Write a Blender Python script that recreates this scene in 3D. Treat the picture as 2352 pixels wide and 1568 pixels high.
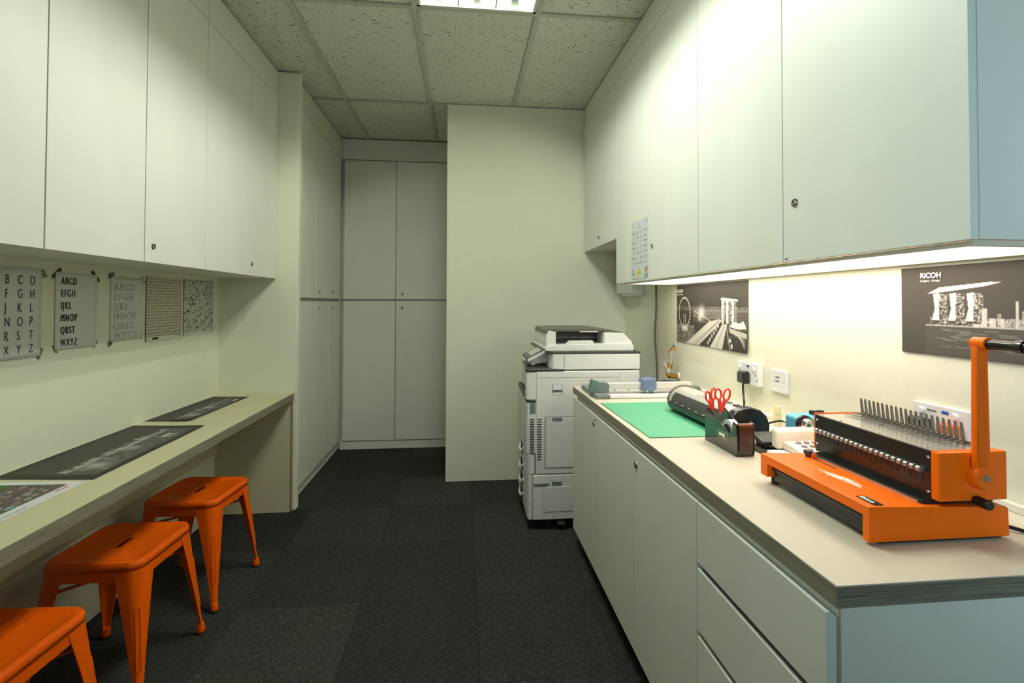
import bpy, bmesh, math, random
import numpy as np
from mathutils import Vector, Matrix
random.seed(7)
for o in list(bpy.data.objects): bpy.data.objects.remove(o)
S = bpy.context.scene
ROOT = S.collection
PI = math.pi
ZC = 1.30                      # camera height; heights below are given relative to it and lifted by Z()

# ---------------------------------------------------------------- camera
cam = bpy.data.cameras.new('camera'); camo = bpy.data.objects.new('camera', cam); ROOT.objects.link(camo)
yaw, pitch, roll, FPX, CY = 0.101035, 0.01769, 0.003538, 1110.0, 675.8
f = Vector((math.sin(yaw)*math.cos(pitch), math.cos(yaw)*math.cos(pitch), math.sin(pitch)))
rt = Vector((math.cos(yaw), -math.sin(yaw), 0)); up = rt.cross(f)
rt2 = math.cos(roll)*rt + math.sin(roll)*up; up2 = -math.sin(roll)*rt + math.cos(roll)*up
camo.matrix_world = Matrix(((rt2.x, up2.x, -f.x, 0), (rt2.y, up2.y, -f.y, 0), (rt2.z, up2.z, -f.z, ZC), (0, 0, 0, 1)))
cam.sensor_width = 36; cam.lens = 36*FPX/2352; cam.shift_y = (CY-784)/2352; cam.clip_start = .02
S.camera = camo
# ---------------------------------------------------------------- world, daylight, exposure
S.view_settings.view_transform = 'Standard'; S.view_settings.look = 'None'
S.view_settings.gamma = 1; S.view_settings.use_curve_mapping = False
S.view_settings.exposure = 0.08
TUBE = 85.0; STRIP = 5.6; DAY = 8.2
w = bpy.data.worlds.new('world'); S.world = w; w.use_nodes = True
bg = w.node_tree.nodes['Background']; bg.inputs[0].default_value = (.42, .68, 1, 1); bg.inputs[1].default_value = .6
da = bpy.data.lights.new('daylight', 'AREA'); da.shape = 'RECTANGLE'; da.size = .9; da.size_y = 1.4; da.energy = DAY; da.color = (.53, .78, .97)
dao = bpy.data.objects.new('daylight', da); ROOT.objects.link(dao); dao.location = (.05, -1.20, 1.50); da.spread = math.radians(75)
dao.rotation_euler = (Vector((.95, 1, -.05)).to_track_quat('-Z', 'Z')).to_euler()

def Z(z): return z+ZC
# ---------------------------------------------------------------- materials
MATS = {}
def mat(name, col, rough=.5, metal=0, spec=.5, var=0, vscale=(30, 30, 30), bump=0, bscale=200, emit=None, trans=0, coat=0):
    if name in MATS: return MATS[name]
    m = bpy.data.materials.new(name); m.use_nodes = True; nt = m.node_tree; N = nt.nodes; L = nt.links
    b = N['Principled BSDF']
    b.inputs['Base Color'].default_value = (*col, 1); b.inputs['Roughness'].default_value = rough
    b.inputs['Metallic'].default_value = metal; b.inputs['Specular IOR Level'].default_value = spec
    if coat: b.inputs['Coat Weight'].default_value = coat; b.inputs['Coat Roughness'].default_value = .15
    if trans: b.inputs['Transmission Weight'].default_value = trans
    if emit: b.inputs['Emission Color'].default_value = (*emit[0], 1); b.inputs['Emission Strength'].default_value = emit[1]
    tc = N.new('ShaderNodeTexCoord')
    if not var: var = .012
    mp = N.new('ShaderNodeMapping'); mp.inputs['Scale'].default_value = vscale; L.new(tc.outputs['Object'], mp.inputs[0])
    n = N.new('ShaderNodeTexNoise'); n.inputs['Scale'].default_value = 1; n.inputs['Detail'].default_value = 3; L.new(mp.outputs[0], n.inputs[0])
    mr = N.new('ShaderNodeMapRange'); mr.inputs[1].default_value = .3; mr.inputs[2].default_value = .7
    mr.inputs[3].default_value = 1-var; mr.inputs[4].default_value = 1+var; L.new(n.outputs[0], mr.inputs[0])
    mx = N.new('ShaderNodeMix'); mx.data_type = 'RGBA'; mx.blend_type = 'MULTIPLY'; mx.inputs[0].default_value = 1
    mx.inputs[6].default_value = (*col, 1); L.new(mr.outputs[0], mx.inputs[7]); L.new(mx.outputs[2], b.inputs['Base Color'])
    if bump:
        n2 = N.new('ShaderNodeTexNoise'); n2.inputs['Scale'].default_value = bscale; n2.inputs['Detail'].default_value = 4
        L.new(tc.outputs['Object'], n2.inputs[0]); bp = N.new('ShaderNodeBump'); bp.inputs['Strength'].default_value = bump
        bp.inputs['Distance'].default_value = .002; L.new(n2.outputs[0], bp.inputs['Height']); L.new(bp.outputs[0], b.inputs['Normal'])
    MATS[name] = m; return m

LAM = mat('cabinet_laminate', (.78, .775, .66), .42, spec=.35, var=.02, vscale=(6, 6, 1.2))
PAINT = mat('wall_paint', (.80, .785, .615), .75, spec=.25, bump=.15, bscale=120)
TOP = mat('desk_laminate', (.66, .59, .455), .45, spec=.3, var=.03, vscale=(3, 3, 3))
DESK = mat('desk_olive_laminate', (.60, .565, .345), .45, spec=.25, var=.03, vscale=(3, 3, 3))
ORANGE = mat('orange_metal_paint', (.80, .105, .001), .26, spec=.3, coat=.08)
ORANGE2 = mat('orange_machine_paint', (.92, .150, .001), .34, spec=.22, bump=.08, bscale=600)
WHITEP = mat('white_plastic', (.80, .80, .76), .4)
PRW = mat('printer_grey_white', (.78, .785, .72), .45, bump=.05, bscale=900)
DARKP = mat('dark_grey_plastic', (.045, .043, .038), .4)
BLACK = mat('black_plastic', (.012, .011, .010), .25)
RUBBER = mat('black_rubber', (.015, .014, .013), .7)
CHROME = mat('chrome', (.75, .75, .73), .15, metal=1)
STEEL = mat('brushed_steel', (.60, .58, .53), .26, metal=.8, var=.1, vscale=(4, 4, 300))
GREYP = mat('grey_plastic', (.17, .20, .19), .45)
ALU = mat('aluminium_rail', (.72, .70, .64), .35, metal=.3)
BLUEP = mat('blue_carriage_plastic', (.15, .19, .31), .4)
RED = mat('red_scissor_plastic', (.80, .05, .02), .3)
CREAM = mat('cream_plastic', (.82, .76, .60), .42)
KEYG = mat('grey_keys', (.28, .28, .30), .45)
BRASS = mat('brass', (.55, .33, .10), .3, metal=1, var=.2, vscale=(60, 60, 60))
SHBLUE = mat('sky_blue_plastic', (.12, .42, .55), .35)
SMOKE = mat('smoked_brown_plastic', (.05, .018, .010), .2)
GREYC = mat('grey_cable', (.10, .095, .075), .55)
INK = mat('black_ink', (.02, .018, .015), .6)
PALEINK = mat('pale_ink', (.33, .32, .27), .7)
LOGOW = mat('white_print', (.85, .83, .74), .5)
REDINK = mat('red_ink', (.6, .05, .05), .6)
BLUEINK = mat('blue_ink', (.03, .10, .40), .6)
PAPER = mat('white_paper', (.50, .50, .49), .8)
TAPEB = mat('striped_tape_ink', (.06, .055, .02), .6)
TAPEC = mat('tape_cream', (.62, .59, .42), .6)
CLEAR = mat('clear_plastic', (.85, .85, .78), .12, trans=.75)
GLUE = mat('glue_stick_plastic', (.85, .78, .50), .35, trans=.25)
GREENL = mat('green_liquid_glass', (.02, .16, .10), .15)
ORPLUG = mat('orange_plug', (.85, .12, .03), .35)
DARKGAP = mat('dark_recess', (.02, .02, .018), .6)
LIGHTW = mat('light_housing_white', (.86, .90, .80), .35)
METALEDGE = mat('gutter_metal', (.35, .34, .28), .4, metal=.6)

def wood():
    m = bpy.data.materials.new('grey_wood_edge'); m.use_nodes = True; nt = m.node_tree; N = nt.nodes; L = nt.links; b = N['Principled BSDF']
    tc = N.new('ShaderNodeTexCoord'); mp = N.new('ShaderNodeMapping'); mp.inputs['Scale'].default_value = (5, 5, 420); L.new(tc.outputs['Object'], mp.inputs[0])
    n = N.new('ShaderNodeTexNoise'); n.inputs['Scale'].default_value = 1.6; n.inputs['Detail'].default_value = 6; n.inputs['Roughness'].default_value = .7; L.new(mp.outputs[0], n.inputs[0])
    cr = N.new('ShaderNodeValToRGB'); cr.color_ramp.elements[0].position = .3; cr.color_ramp.elements[0].color = (.085, .075, .048, 1)
    cr.color_ramp.elements[1].position = .72; cr.color_ramp.elements[1].color = (.36, .325, .23, 1)
    L.new(n.outputs[0], cr.inputs[0]); L.new(cr.outputs[0], b.inputs['Base Color']); b.inputs['Roughness'].default_value = .5
    return m
WOOD = wood()

def carpet():
    m = bpy.data.materials.new('carpet_tiles'); m.use_nodes = True; nt = m.node_tree; N = nt.nodes; L = nt.links; b = N['Principled BSDF']
    tc = N.new('ShaderNodeTexCoord')
    def mathn(op, a, bb=None, v=None):
        n = N.new('ShaderNodeMath'); n.operation = op
        if hasattr(a, 'links'): L.new(a, n.inputs[0])
        else: n.inputs[0].default_value = a
        if bb is not None:
            if hasattr(bb, 'links'): L.new(bb, n.inputs[1])
            else: n.inputs[1].default_value = bb
        return n.outputs[0]
    sep = N.new('ShaderNodeSeparateXYZ'); L.new(tc.outputs['Object'], sep.inputs[0])
    tx = mathn('DIVIDE', mathn('ADD', sep.outputs[0], .271+5), .4985); ty = mathn('DIVIDE', mathn('ADD', sep.outputs[1], -.07+5), .4985)
    fx = mathn('FLOOR', tx); fy = mathn('FLOOR', ty)
    cmb = N.new('ShaderNodeCombineXYZ'); L.new(fx, cmb.inputs[0]); L.new(fy, cmb.inputs[1])
    wn = N.new('ShaderNodeTexWhiteNoise'); wn.noise_dimensions = '2D'; L.new(cmb.outputs[0], wn.inputs[0])
    par = mathn('MODULO', mathn('ADD', fx, fy), 2); pb = mathn('ADD', mathn('MULTIPLY', par, .16), .92)
    def fib(sc):
        mp = N.new('ShaderNodeMapping'); mp.inputs['Scale'].default_value = sc; L.new(tc.outputs['Object'], mp.inputs[0])
        mp.inputs['Rotation'].default_value = (0, 0, .08)
        n = N.new('ShaderNodeTexNoise'); n.inputs['Scale'].default_value = 1; n.inputs['Detail'].default_value = 3; n.inputs['Roughness'].default_value = .65; n.inputs['Distortion'].default_value = .6
        L.new(mp.outputs[0], n.inputs[0]); return n.outputs[0]
    a = fib((430, 60, 1)); c = fib((60, 430, 1))
    mx = N.new('ShaderNodeMix'); L.new(par, mx.inputs[0]); L.new(a, mx.inputs[3]); L.new(c, mx.inputs[2])
    cr = N.new('ShaderNodeValToRGB'); e = cr.color_ramp.elements
    e[0].position = .42; e[0].color = (.012, .0120, .0105, 1); e[1].position = .66; e[1].color = (.062, .062, .054, 1)
    e2 = e.new(.54); e2.color = (.024, .024, .021, 1)
    L.new(mx.outputs[0], cr.inputs[0])
    mr = N.new('ShaderNodeMapRange'); mr.inputs[3].default_value = .74; mr.inputs[4].default_value = 1.26; L.new(wn.outputs[0], mr.inputs[0])
    ex = mathn('FRACT', tx); ey = mathn('FRACT', ty)
    d = mathn('MINIMUM', mathn('MINIMUM', ex, mathn('SUBTRACT', 1, ex)), mathn('MINIMUM', ey, mathn('SUBTRACT', 1, ey)))
    ed = N.new('ShaderNodeMapRange'); ed.inputs[1].default_value = 0; ed.inputs[2].default_value = .008; ed.inputs[3].default_value = .55; ed.inputs[4].default_value = 1; L.new(d, ed.inputs[0])
    m2 = N.new('ShaderNodeMix'); m2.data_type = 'RGBA'; m2.blend_type = 'MULTIPLY'; m2.inputs[0].default_value = 1
    L.new(cr.outputs[0], m2.inputs[6]); L.new(mathn('MULTIPLY', mathn('MULTIPLY', mr.outputs[0], pb), ed.outputs[0]), m2.inputs[7])
    L.new(m2.outputs[2], b.inputs['Base Color']); b.inputs['Roughness'].default_value = .95; b.inputs['Specular IOR Level'].default_value = .15
    bp = N.new('ShaderNodeBump'); bp.inputs['Strength'].default_value = .5; bp.inputs['Distance'].default_value = .003; L.new(mx.outputs[0], bp.inputs['Height']); L.new(bp.outputs[0], b.inputs['Normal'])
    return m
def ceiltile():
    m = bpy.data.materials.new('mineral_ceiling_tile'); m.use_nodes = True; nt = m.node_tree; N = nt.nodes; L = nt.links; b = N['Principled BSDF']
    tc = N.new('ShaderNodeTexCoord')
    nz = N.new('ShaderNodeTexNoise'); nz.inputs['Scale'].default_value = 55; nz.inputs['Detail'].default_value = 2; L.new(tc.outputs['Object'], nz.inputs[0])
    def layer(sc, th, rot, dist):
        mp = N.new('ShaderNodeMapping'); mp.inputs['Scale'].default_value = sc; mp.inputs['Rotation'].default_value = (0, 0, rot); L.new(tc.outputs['Object'], mp.inputs[0])
        va = N.new('ShaderNodeVectorMath'); va.operation = 'MULTIPLY_ADD'; L.new(nz.outputs[1], va.inputs[0]); va.inputs[1].default_value = (dist,)*3; L.new(mp.outputs[0], va.inputs[2])
        v = N.new('ShaderNodeTexVoronoi'); v.inputs['Scale'].default_value = 1; L.new(va.outputs[0], v.inputs[0])
        sp = N.new('ShaderNodeSeparateColor'); L.new(v.outputs['Color'], sp.inputs[0])
        r = N.new('ShaderNodeMapRange'); r.inputs[3].default_value = .0; r.inputs[4].default_value = th; L.new(sp.outputs[0], r.inputs[0]); r.inputs[1].default_value = .25; r.clamp = True
        lt = N.new('ShaderNodeMath'); lt.operation = 'LESS_THAN'; L.new(v.outputs['Distance'], lt.inputs[0]); L.new(r.outputs[0], lt.inputs[1]); return lt.outputs[0]
    l1 = layer((28, 74, 1), .26, .5, 1.8); l2 = layer((90, 90, 1), .24, 0, .7); l3 = layer((72, 30, 1), .22, -.2, 1.8)
    def mxm(a, bb):
        n = N.new('ShaderNodeMath'); n.operation = 'MAXIMUM'; L.new(a, n.inputs[0]); L.new(bb, n.inputs[1]); return n.outputs[0]
    al = mxm(mxm(l1, l2), l3)
    n3 = N.new('ShaderNodeTexNoise'); n3.inputs['Scale'].default_value = 160; n3.inputs['Detail'].default_value = 5; L.new(tc.outputs['Object'], n3.inputs[0])
    cr = N.new('ShaderNodeValToRGB'); cr.color_ramp.elements[0].position = .35; cr.color_ramp.elements[0].color = (.66, .645, .53, 1); cr.color_ramp.elements[1].position = .6; cr.color_ramp.elements[1].color = (.80, .785, .66, 1); L.new(n3.outputs[0], cr.inputs[0])
    mx = N.new('ShaderNodeMix'); mx.data_type = 'RGBA'; L.new(al, mx.inputs[0]); L.new(cr.outputs[0], mx.inputs[6]); mx.inputs[7].default_value = (.08, .075, .058, 1)
    L.new(mx.outputs[2], b.inputs['Base Color']); b.inputs['Roughness'].default_value = .95; b.inputs['Specular IOR Level'].default_value = .1
    bp = N.new('ShaderNodeBump'); bp.invert = True; bp.inputs['Strength'].default_value = .4; bp.inputs['Distance'].default_value = .002; L.new(al, bp.inputs['Height']); L.new(bp.outputs[0], b.inputs['Normal'])
    return m
def printmat():
    m = bpy.data.materials.new('printed_paper'); m.use_nodes = True; nt = m.node_tree; b = nt.nodes['Principled BSDF']
    a = nt.nodes.new('ShaderNodeAttribute'); a.attribute_name = 'Col'; nt.links.new(a.outputs[0], b.inputs['Base Color']); b.inputs['Roughness'].default_value = .6; b.inputs['Specular IOR Level'].default_value = .2
    return m
PRINT = printmat()

# ---------------------------------------------------------------- mesh helpers
class MB:
    def __init__(s): s.v = []; s.f = []
    def add(s, vs, fs):
        n = len(s.v); s.v += [tuple(v) for v in vs]; s.f += [tuple(i+n for i in q) for q in fs]; return s
    def box(s, x0, x1, y0, y1, z0, z1, M=None):
        vs = [Vector((x, y, z)) for z in (z0, z1) for y in (y0, y1) for x in (x0, x1)]
        if M: vs = [M @ v for v in vs]
        return s.add(vs, [(0, 2, 3, 1), (4, 5, 7, 6), (0, 1, 5, 4), (2, 6, 7, 3), (0, 4, 6, 2), (1, 3, 7, 5)])
    def prism(s, poly, axis, a0, a1, M=None):
        def P(p, a):
            v = Vector((a, p[0], p[1])) if axis == 'x' else Vector((p[0], a, p[1])) if axis == 'y' else Vector((p[0], p[1], a))
            return M @ v if M else v
        n = len(poly); vs = [P(p, a0) for p in poly]+[P(p, a1) for p in poly]
        return s.add(vs, [tuple(range(n-1, -1, -1)), tuple(range(n, 2*n))]+[(i, (i+1) % n, n+(i+1) % n, n+i) for i in range(n)])
    def cyl(s, p0, p1, r0, r1=None, n=20):
        r1 = r0 if r1 is None else r1
        return s.rev([(0, 0), (r0, 0), (r1, 1), (0, 1)], p0, p1, n)
    def rev(s, prof, p0, p1, n=24):      # profile (radius, t along p0->p1)
        p0 = Vector(p0); p1 = Vector(p1); d = p1-p0; q = d.normalized().to_track_quat('Z', 'X')
        vs = []; fs = []
        for (r, t) in prof:
            for k in range(n):
                a = 2*PI*k/n; vs.append(p0+d*t+q @ Vector((max(r, 1e-5)*math.cos(a), max(r, 1e-5)*math.sin(a), 0)))
        for i in range(len(prof)-1):
            for k in range(n):
                fs.append((i*n+k, i*n+(k+1) % n, (i+1)*n+(k+1) % n, (i+1)*n+k))
        return s.add(vs, fs)
    def tube(s, pts, r, n=8, smooth=6):
        P = [Vector(p) for p in pts]
        if smooth and len(P) > 2:
            Q = []
            for i in range(len(P)-1):
                a = P[max(i-1, 0)]; b = P[i]; c = P[i+1]; d = P[min(i+2, len(P)-1)]
                for k in range(smooth):
                    t = k/smooth; Q.append(.5*((2*b)+(c-a)*t+(2*a-5*b+4*c-d)*t*t+(3*b-a-3*c+d)*t**3))
            P = Q+[P[-1]]
        vs = []; fs = []; nrm = None
        for i, p in enumerate(P):
            d = (P[min(i+1, len(P)-1)]-P[max(i-1, 0)]).normalized()
            if nrm is None: nrm = d.orthogonal().normalized()
            nrm = (nrm-d*nrm.dot(d)).normalized(); b = d.cross(nrm)
            for k in range(n):
                a = 2*PI*k/n; vs.append(p+r*(math.cos(a)*nrm+math.sin(a)*b))
        for i in range(len(P)-1):
            for k in range(n): fs.append((i*n+k, i*n+(k+1) % n, (i+1)*n+(k+1) % n, (i+1)*n+k))
        m = len(P)-1
        fs += [tuple(range(n-1, -1, -1)), tuple(m*n+k for k in range(n))]
        return s.add(vs, fs)
    def loft(s, rings, closed=True, cap0=True, cap1=True):
        n = len(rings[0]); vs = [v for r in rings for v in r]; fs = []
        for i in range(len(rings)-1):
            for k in range(n if closed else n-1): fs.append((i*n+k, i*n+(k+1) % n, (i+1)*n+(k+1) % n, (i+1)*n+k))
        if cap0: fs.append(tuple(range(n-1, -1, -1)))
        if cap1: fs.append(tuple((len(rings)-1)*n+k for k in range(n)))
        return s.add(vs, fs)
WLOC = {}
def link(name, me, parent, origin):
    o = bpy.data.objects.new(name, me); ROOT.objects.link(o); o['_'] = 0; del o['_']
    if parent: o.parent = parent; o.location = Vector(origin)-WLOC[parent.name]
    else: o.location = origin
    WLOC[o.name] = Vector(origin); return o
def build(mb, name, m, parent=None, bevel=0, smooth=False, seg=3, kind=None, label=None):
    vs = [Vector(v) for v in mb.v]
    lo = Vector([min(v[i] for v in vs) for i in range(3)]); hi = Vector([max(v[i] for v in vs) for i in range(3)])
    org = (lo+hi)/2
    if parent is None: org.z = lo.z
    me = bpy.data.meshes.new(name); me.from_pydata([v-org for v in vs], [], mb.f)
    bm = bmesh.new(); bm.from_mesh(me); bmesh.ops.recalc_face_normals(bm, faces=bm.faces); bm.to_mesh(me); bm.free()
    for mm in (m if isinstance(m, (list, tuple)) else [m]): me.materials.append(mm)
    o = link(name, me, parent, org)
    if bevel:
        b = o.modifiers.new('bevel', 'BEVEL'); b.width = bevel; b.segments = seg; b.limit_method = 'ANGLE'; b.angle_limit = .6; b.harden_normals = True
    if bevel or smooth:
        me.polygons.foreach_set('use_smooth', [True]*len(me.polygons))
        if smooth and not bevel: me.set_sharp_from_angle(angle=.7)
    if kind: o['kind'] = kind
    if label: o['label'] = label
    return o
def box(name, x0, x1, y0, y1, z0, z1, m, parent=None, **k): return build(MB().box(x0, x1, y0, y1, z0, z1), name, m, parent, **k)
def thing(name, loc, label, cat, group=None):
    o = bpy.data.objects.new(name, None); ROOT.objects.link(o); o.location = loc; WLOC[o.name] = Vector(loc); o.empty_display_size = .05
    return tag(o, label, cat, group)
def tag(o, label, cat, group=None):
    o['label'] = label; o['category'] = cat
    if group: o['group'] = group
    return o
def text(body, name, m, parent, origin, ux, uy, size, align='LEFT', sx=1.0, bold=0.0, outline=False, ls=1.0, sl=1.0, depth=.0002):
    cu = bpy.data.curves.new(name, 'FONT'); cu.body = body; cu.size = size; cu.align_x = align; cu.space_character = ls; cu.space_line = sl
    cu.offset = bold*size
    if outline: cu.fill_mode = 'NONE'; cu.bevel_depth = outline; cu.bevel_resolution = 0
    else: cu.extrude = depth
    t = bpy.data.objects.new('t', cu); ROOT.objects.link(t); dg = bpy.context.evaluated_depsgraph_get(); dg.update()
    me = bpy.data.meshes.new_from_object(t.evaluated_get(dg)); bpy.data.objects.remove(t); bpy.data.curves.remove(cu)
    ux = Vector(ux).normalized(); uy = Vector(uy).normalized(); n = ux.cross(uy); M = Matrix((ux, uy, n)).transposed()
    for v in me.vertices: c = v.co.copy(); c.x *= sx; v.co = M @ c
    me.materials.clear(); me.materials.append(m); me.name = name
    return link(name, me, parent, origin)
def join_me(objs, name):
    base = objs[0]; bm = bmesh.new()
    for o in objs:
        t = o.data.copy(); t.transform(Matrix.Translation(o.location-base.location)); bm.from_mesh(t); bpy.data.meshes.remove(t)
    me = bpy.data.meshes.new(name); bm.to_mesh(me); bm.free(); me.materials.append(base.data.materials[0]); base.data = me; base.name = name
    for o in objs[1:]: bpy.data.objects.remove(o)
    return base

# ---------------------------------------------------------------- room shell
XL, XR, YB, YF, ZT = -1.506, 1.225, 3.565, -1.36, Z(1.46)
def struct(name, x0, x1, y0, y1, z0, z1, m, **k): return box(name, x0, x1, y0, y1, z0, z1, m, kind='structure', **k)
struct('floor', -1.7, 3.4, YF-.1, 4.7, -.05, 0, carpet())
struct('wall_left', -1.6, XL, YF, 3.17, 0, ZT, PAINT)
struct('wall_right', XR, XR+.1, .60, YB, 0, ZT, PAINT)
struct('wall_back', -.12, XR+.1, YB, 4.40, 0, ZT, PAINT)
struct('wall_corridor', XR+.1, 3.3, .60, .70, 0, ZT, PAINT)
struct('wall_far', -1.6, .5, 4.46, 4.56, 0, ZT, PAINT)
struct('wall_far_left', -1.7, -1.6, 3.17, 4.56, 0, ZT, PAINT)
struct('wall_side', 3.2, 3.3, YF, .60, 0, ZT, PAINT)
w_ = MB().box(-1.6, -.7, YF-.1, YF, 0, ZT).box(1.2, 3.3, YF-.1, YF, 0, ZT).box(-.7, 1.2, YF-.1, YF, 0, .75).box(-.7, 1.2, YF-.1, YF, 2.35, ZT)
build(w_, 'wall_rear', PAINT, kind='structure')
wf = build(MB().box(-.7, -.64, YF-.08, YF-.02, .75, 2.35).box(1.14, 1.2, YF-.08, YF-.02, .75, 2.35).box(.22, .28, YF-.08, YF-.02, .75, 2.35).box(-.7, 1.2, YF-.08, YF-.02, .75, .81).box(-.7, 1.2, YF-.08, YF-.02, 2.29, 2.35), 'window_1', WHITEP, kind='structure')
# column at the end of the desk
struct('wall_column', -1.6, -1.036, 3.17, 3.218, 0, ZT-.001, PAINT, bevel=.004)

# ceiling: tiles, tee grid, light fixtures
TX = [-.852-1.2, -.852-.6, -.85, -.2465, .3705, .98, 1.58, 2.18, 2.78, 3.38]; TY = [-3.488, -2.31, -1.132, .046, 1.224, 2.402, 3.58, 4.76]
LIGHTS = [(3, 4)]
cm = MB(); tm = MB()
for i in range(len(TX)-1):
    for j in range(len(TY)-1):
        if (i, j) in LIGHTS: continue
        cm.box(max(TX[i], -1.65), min(TX[i+1], 3.3), max(TY[j], YF-.1), min(TY[j+1], 4.6), ZT+.009, ZT+.025)
for x in TX[1:-1]: tm.box(x-.0125, x+.0125, YF, 4.46, ZT-.002, ZT+.006)
for y in TY[1:-1]: tm.box(-1.6, 3.2, y-.0125, y+.0125, ZT-.0022, ZT+.0058)
build(cm, 'ceiling', ceiltile(), kind='structure')
build(tm, 'trim_1', mat('ceiling_tee', (.52, .54, .44), .5), kind='structure')
struct('ceiling_slab', -1.7, 3.4, YF-.1, 4.7, ZT+.30, ZT+.34, PAINT)
TUBEM = mat('lit_tube', (1, 1, .9), .4, emit=((.94, 1.0, .95), TUBE))
def fixture(i, j, label):
    x0, x1, y0, y1 = TX[i]+.016, TX[i+1]-.016, TY[j]+.016, TY[j+1]-.016
    t = thing('ceiling_light', ((x0+x1)/2, (y0+y1)/2, ZT-.002), label, 'ceiling light', 'recessed fluorescent troffers')
    zt = ZT+.085
    fr = MB().box(x0, x0+.014, y0, y1, ZT-.004, ZT+.01).box(x1-.014, x1, y0, y1, ZT-.004, ZT+.01).box(x0, x1, y0, y0+.014, ZT-.004, ZT+.01).box(x0, x1, y1-.014, y1, ZT-.004, ZT+.01)
    build(fr, 'frame', mat('light_frame', (.62, .66, .54), .4), t)
    h = MB().box(x0, x1, y0, y1, zt, zt+.004).box(x0-.003, x0, y0, y1, ZT, zt).box(x1, x1+.003, y0, y1, ZT, zt).box(x0, x1, y0-.003, y0, ZT, zt).box(x0, x1, y1, y1+.003, ZT, zt)
    build(h, 'housing', LIGHTW, t)
    W = (x1-x0-.028)/3
    for k in range(3):
        a = x0+.014+k*W; b = a+W; c = (a+b)/2
        rf = MB()   # sloped reflector sides and ends of one bay
        for (p, q) in ((a+.001, a+.052), (b-.001, b-.052)):
            rf.prism([(p, ZT+.002), (q, zt-.002), (q+(.002 if q > p else -.002), zt-.002), (p+(.002 if q > p else -.002), ZT+.002)], 'y', y0+.014, y1-.014)
        for (p, q) in ((y0+.0145, y0+.075), (y1-.0145, y1-.075)):
            rf.prism([(p, ZT+.002), (q, zt-.002), (q+(.002 if q > p else -.002), zt-.002), (p+(.002 if q > p else -.002), ZT+.002)], 'x', a+.001, b-.001)
        build(rf, 'reflector', LIGHTW, t)
        build(MB().cyl((c, y0+.07, ZT+.050), (c, y1-.07, ZT+.050), .0132, n=12), 'fluorescent_tube', TUBEM, t, smooth=True)
        for yy, s in ((y0+.055, 1), (y1-.055, -1)):
            build(MB().box(c-.017, c+.017, yy-.008, yy+.008, ZT+.022, zt), 'tube_socket', WHITEP, t, bevel=.002)
        build(MB().tube([(c-.02, y1-.06, ZT+.04), (c-.045, y1-.055, ZT+.03), (c-.045, y1-.09, ZT+.05), (c-.07, y1-.10, ZT+.07)], .0022, 6), 'wire', DARKP, t, smooth=True)
fixture(3, 4, 'bright three-tube recessed ceiling light cut off by the top edge of the photo')

# ---------------------------------------------------------------- cabinets
LOCKM = mat('dark_nickel', (.30, .29, .26), .22, metal=1)
def lock(parent, p, d):           # round cam lock; d = outward direction
    p = Vector(p); d = Vector(d)
    o = build(MB().rev([(0, .55), (.0075, .55), (.0088, 1), (.0100, 1), (.0116, .45), (.0118, 0)], p, p+d*.004, 24), 'lock', LOCKM, parent, smooth=True)
    q = p+d*.0022
    o2 = build(MB().rev([(0, 1), (.0048, 1), (.0060, .4), (.0060, 0)], q, q+d*.0014, 18), 'lock_barrel', CHROME, o, smooth=True)
    s = MB(); e = p+d*.0036
    if abs(d.x) > .5: s.box(min(e.x, e.x+d.x*.0006), max(e.x, e.x+d.x*.0006), p.y-.0011, p.y+.0011, p.z-.004, p.z+.004)
    else: s.box(p.x-.0011, p.x+.0011, e.y-.0006, e.y, p.z-.004, p.z+.004)
    build(s, 'keyhole', DARKGAP, o)
G = .0015
def wallcab(y0, y1, seam, zb, ztop, xf, xb, lk, label, group, kick=None, name='wall_cabinet', top=None):
    sgn = 1 if xf > xb else -1            # which way the doors face
    t = thing(name, ((xf+xb)/2, (y0+y1)/2, zb), label, 'cabinet', group)
    xi = xf-sgn*.018
    b = MB().box(min(xi, xb)+.0005, max(xi, xb)-.0005, y0+.001, y1-.001, zb+.001, (top or ZT)-.0005)
    build(b, 'body', LAM, t)
    if ZT-ztop > .02: build(MB().box(min(xi, xf), max(xi, xf), y0+G, y1-G, ztop+.003, ZT-.004), 'filler_panel', LAM, t, bevel=.001)
    edges = [y0]+seam+[y1]
    for k in range(len(edges)-1):
        d = build(MB().box(min(xi+sgn*.001, xf), max(xi+sgn*.001, xf), edges[k]+(.0028 if edges[k] in (1.479, 1.907) else G), edges[k+1]-G, zb, ztop), 'door', LAM, t, bevel=.0012)
        for (ly, lz) in lk:
            if edges[k] < ly < edges[k+1]: lock(d, (xf, ly, lz), (sgn, 0, 0))
    return t
zbL, ztL = Z(.147), Z(1.292)
gl = 'cream wall cabinets above the desk'
wallcab(.59, 1.479, [1.035], zbL, ztL, -1.17, XL, [(1.085, Z(.209))], 'cream wall cabinet above the desk at the photo\'s left edge, nearest the camera', gl)
wallcab(1.479, 2.331, [1.907], zbL, ztL, -1.17, XL, [(1.958, Z(.209))], 'middle cream wall cabinet above the desk, over the letter sheets', gl)
wallcab(2.331, 3.169, [2.780], zbL, ztL, -1.17, XL, [(2.818, Z(.211))], 'cream wall cabinet above the desk that butts against the white column', gl)
gr = 'cream wall cabinets above the counter'
rc1 = wallcab(.775, 1.784, [1.286], Z(.117), Z(1.325), .904, XR, [(1.235, Z(.277))], 'large cream wall cabinet above the counter, nearest the camera with a bluish end', gr)
text('012', 'stamped_number', INK, rc1, (.9035, 1.277, Z(.123)), (0, -1, 0), (0, 0, 1), .009)
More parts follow.
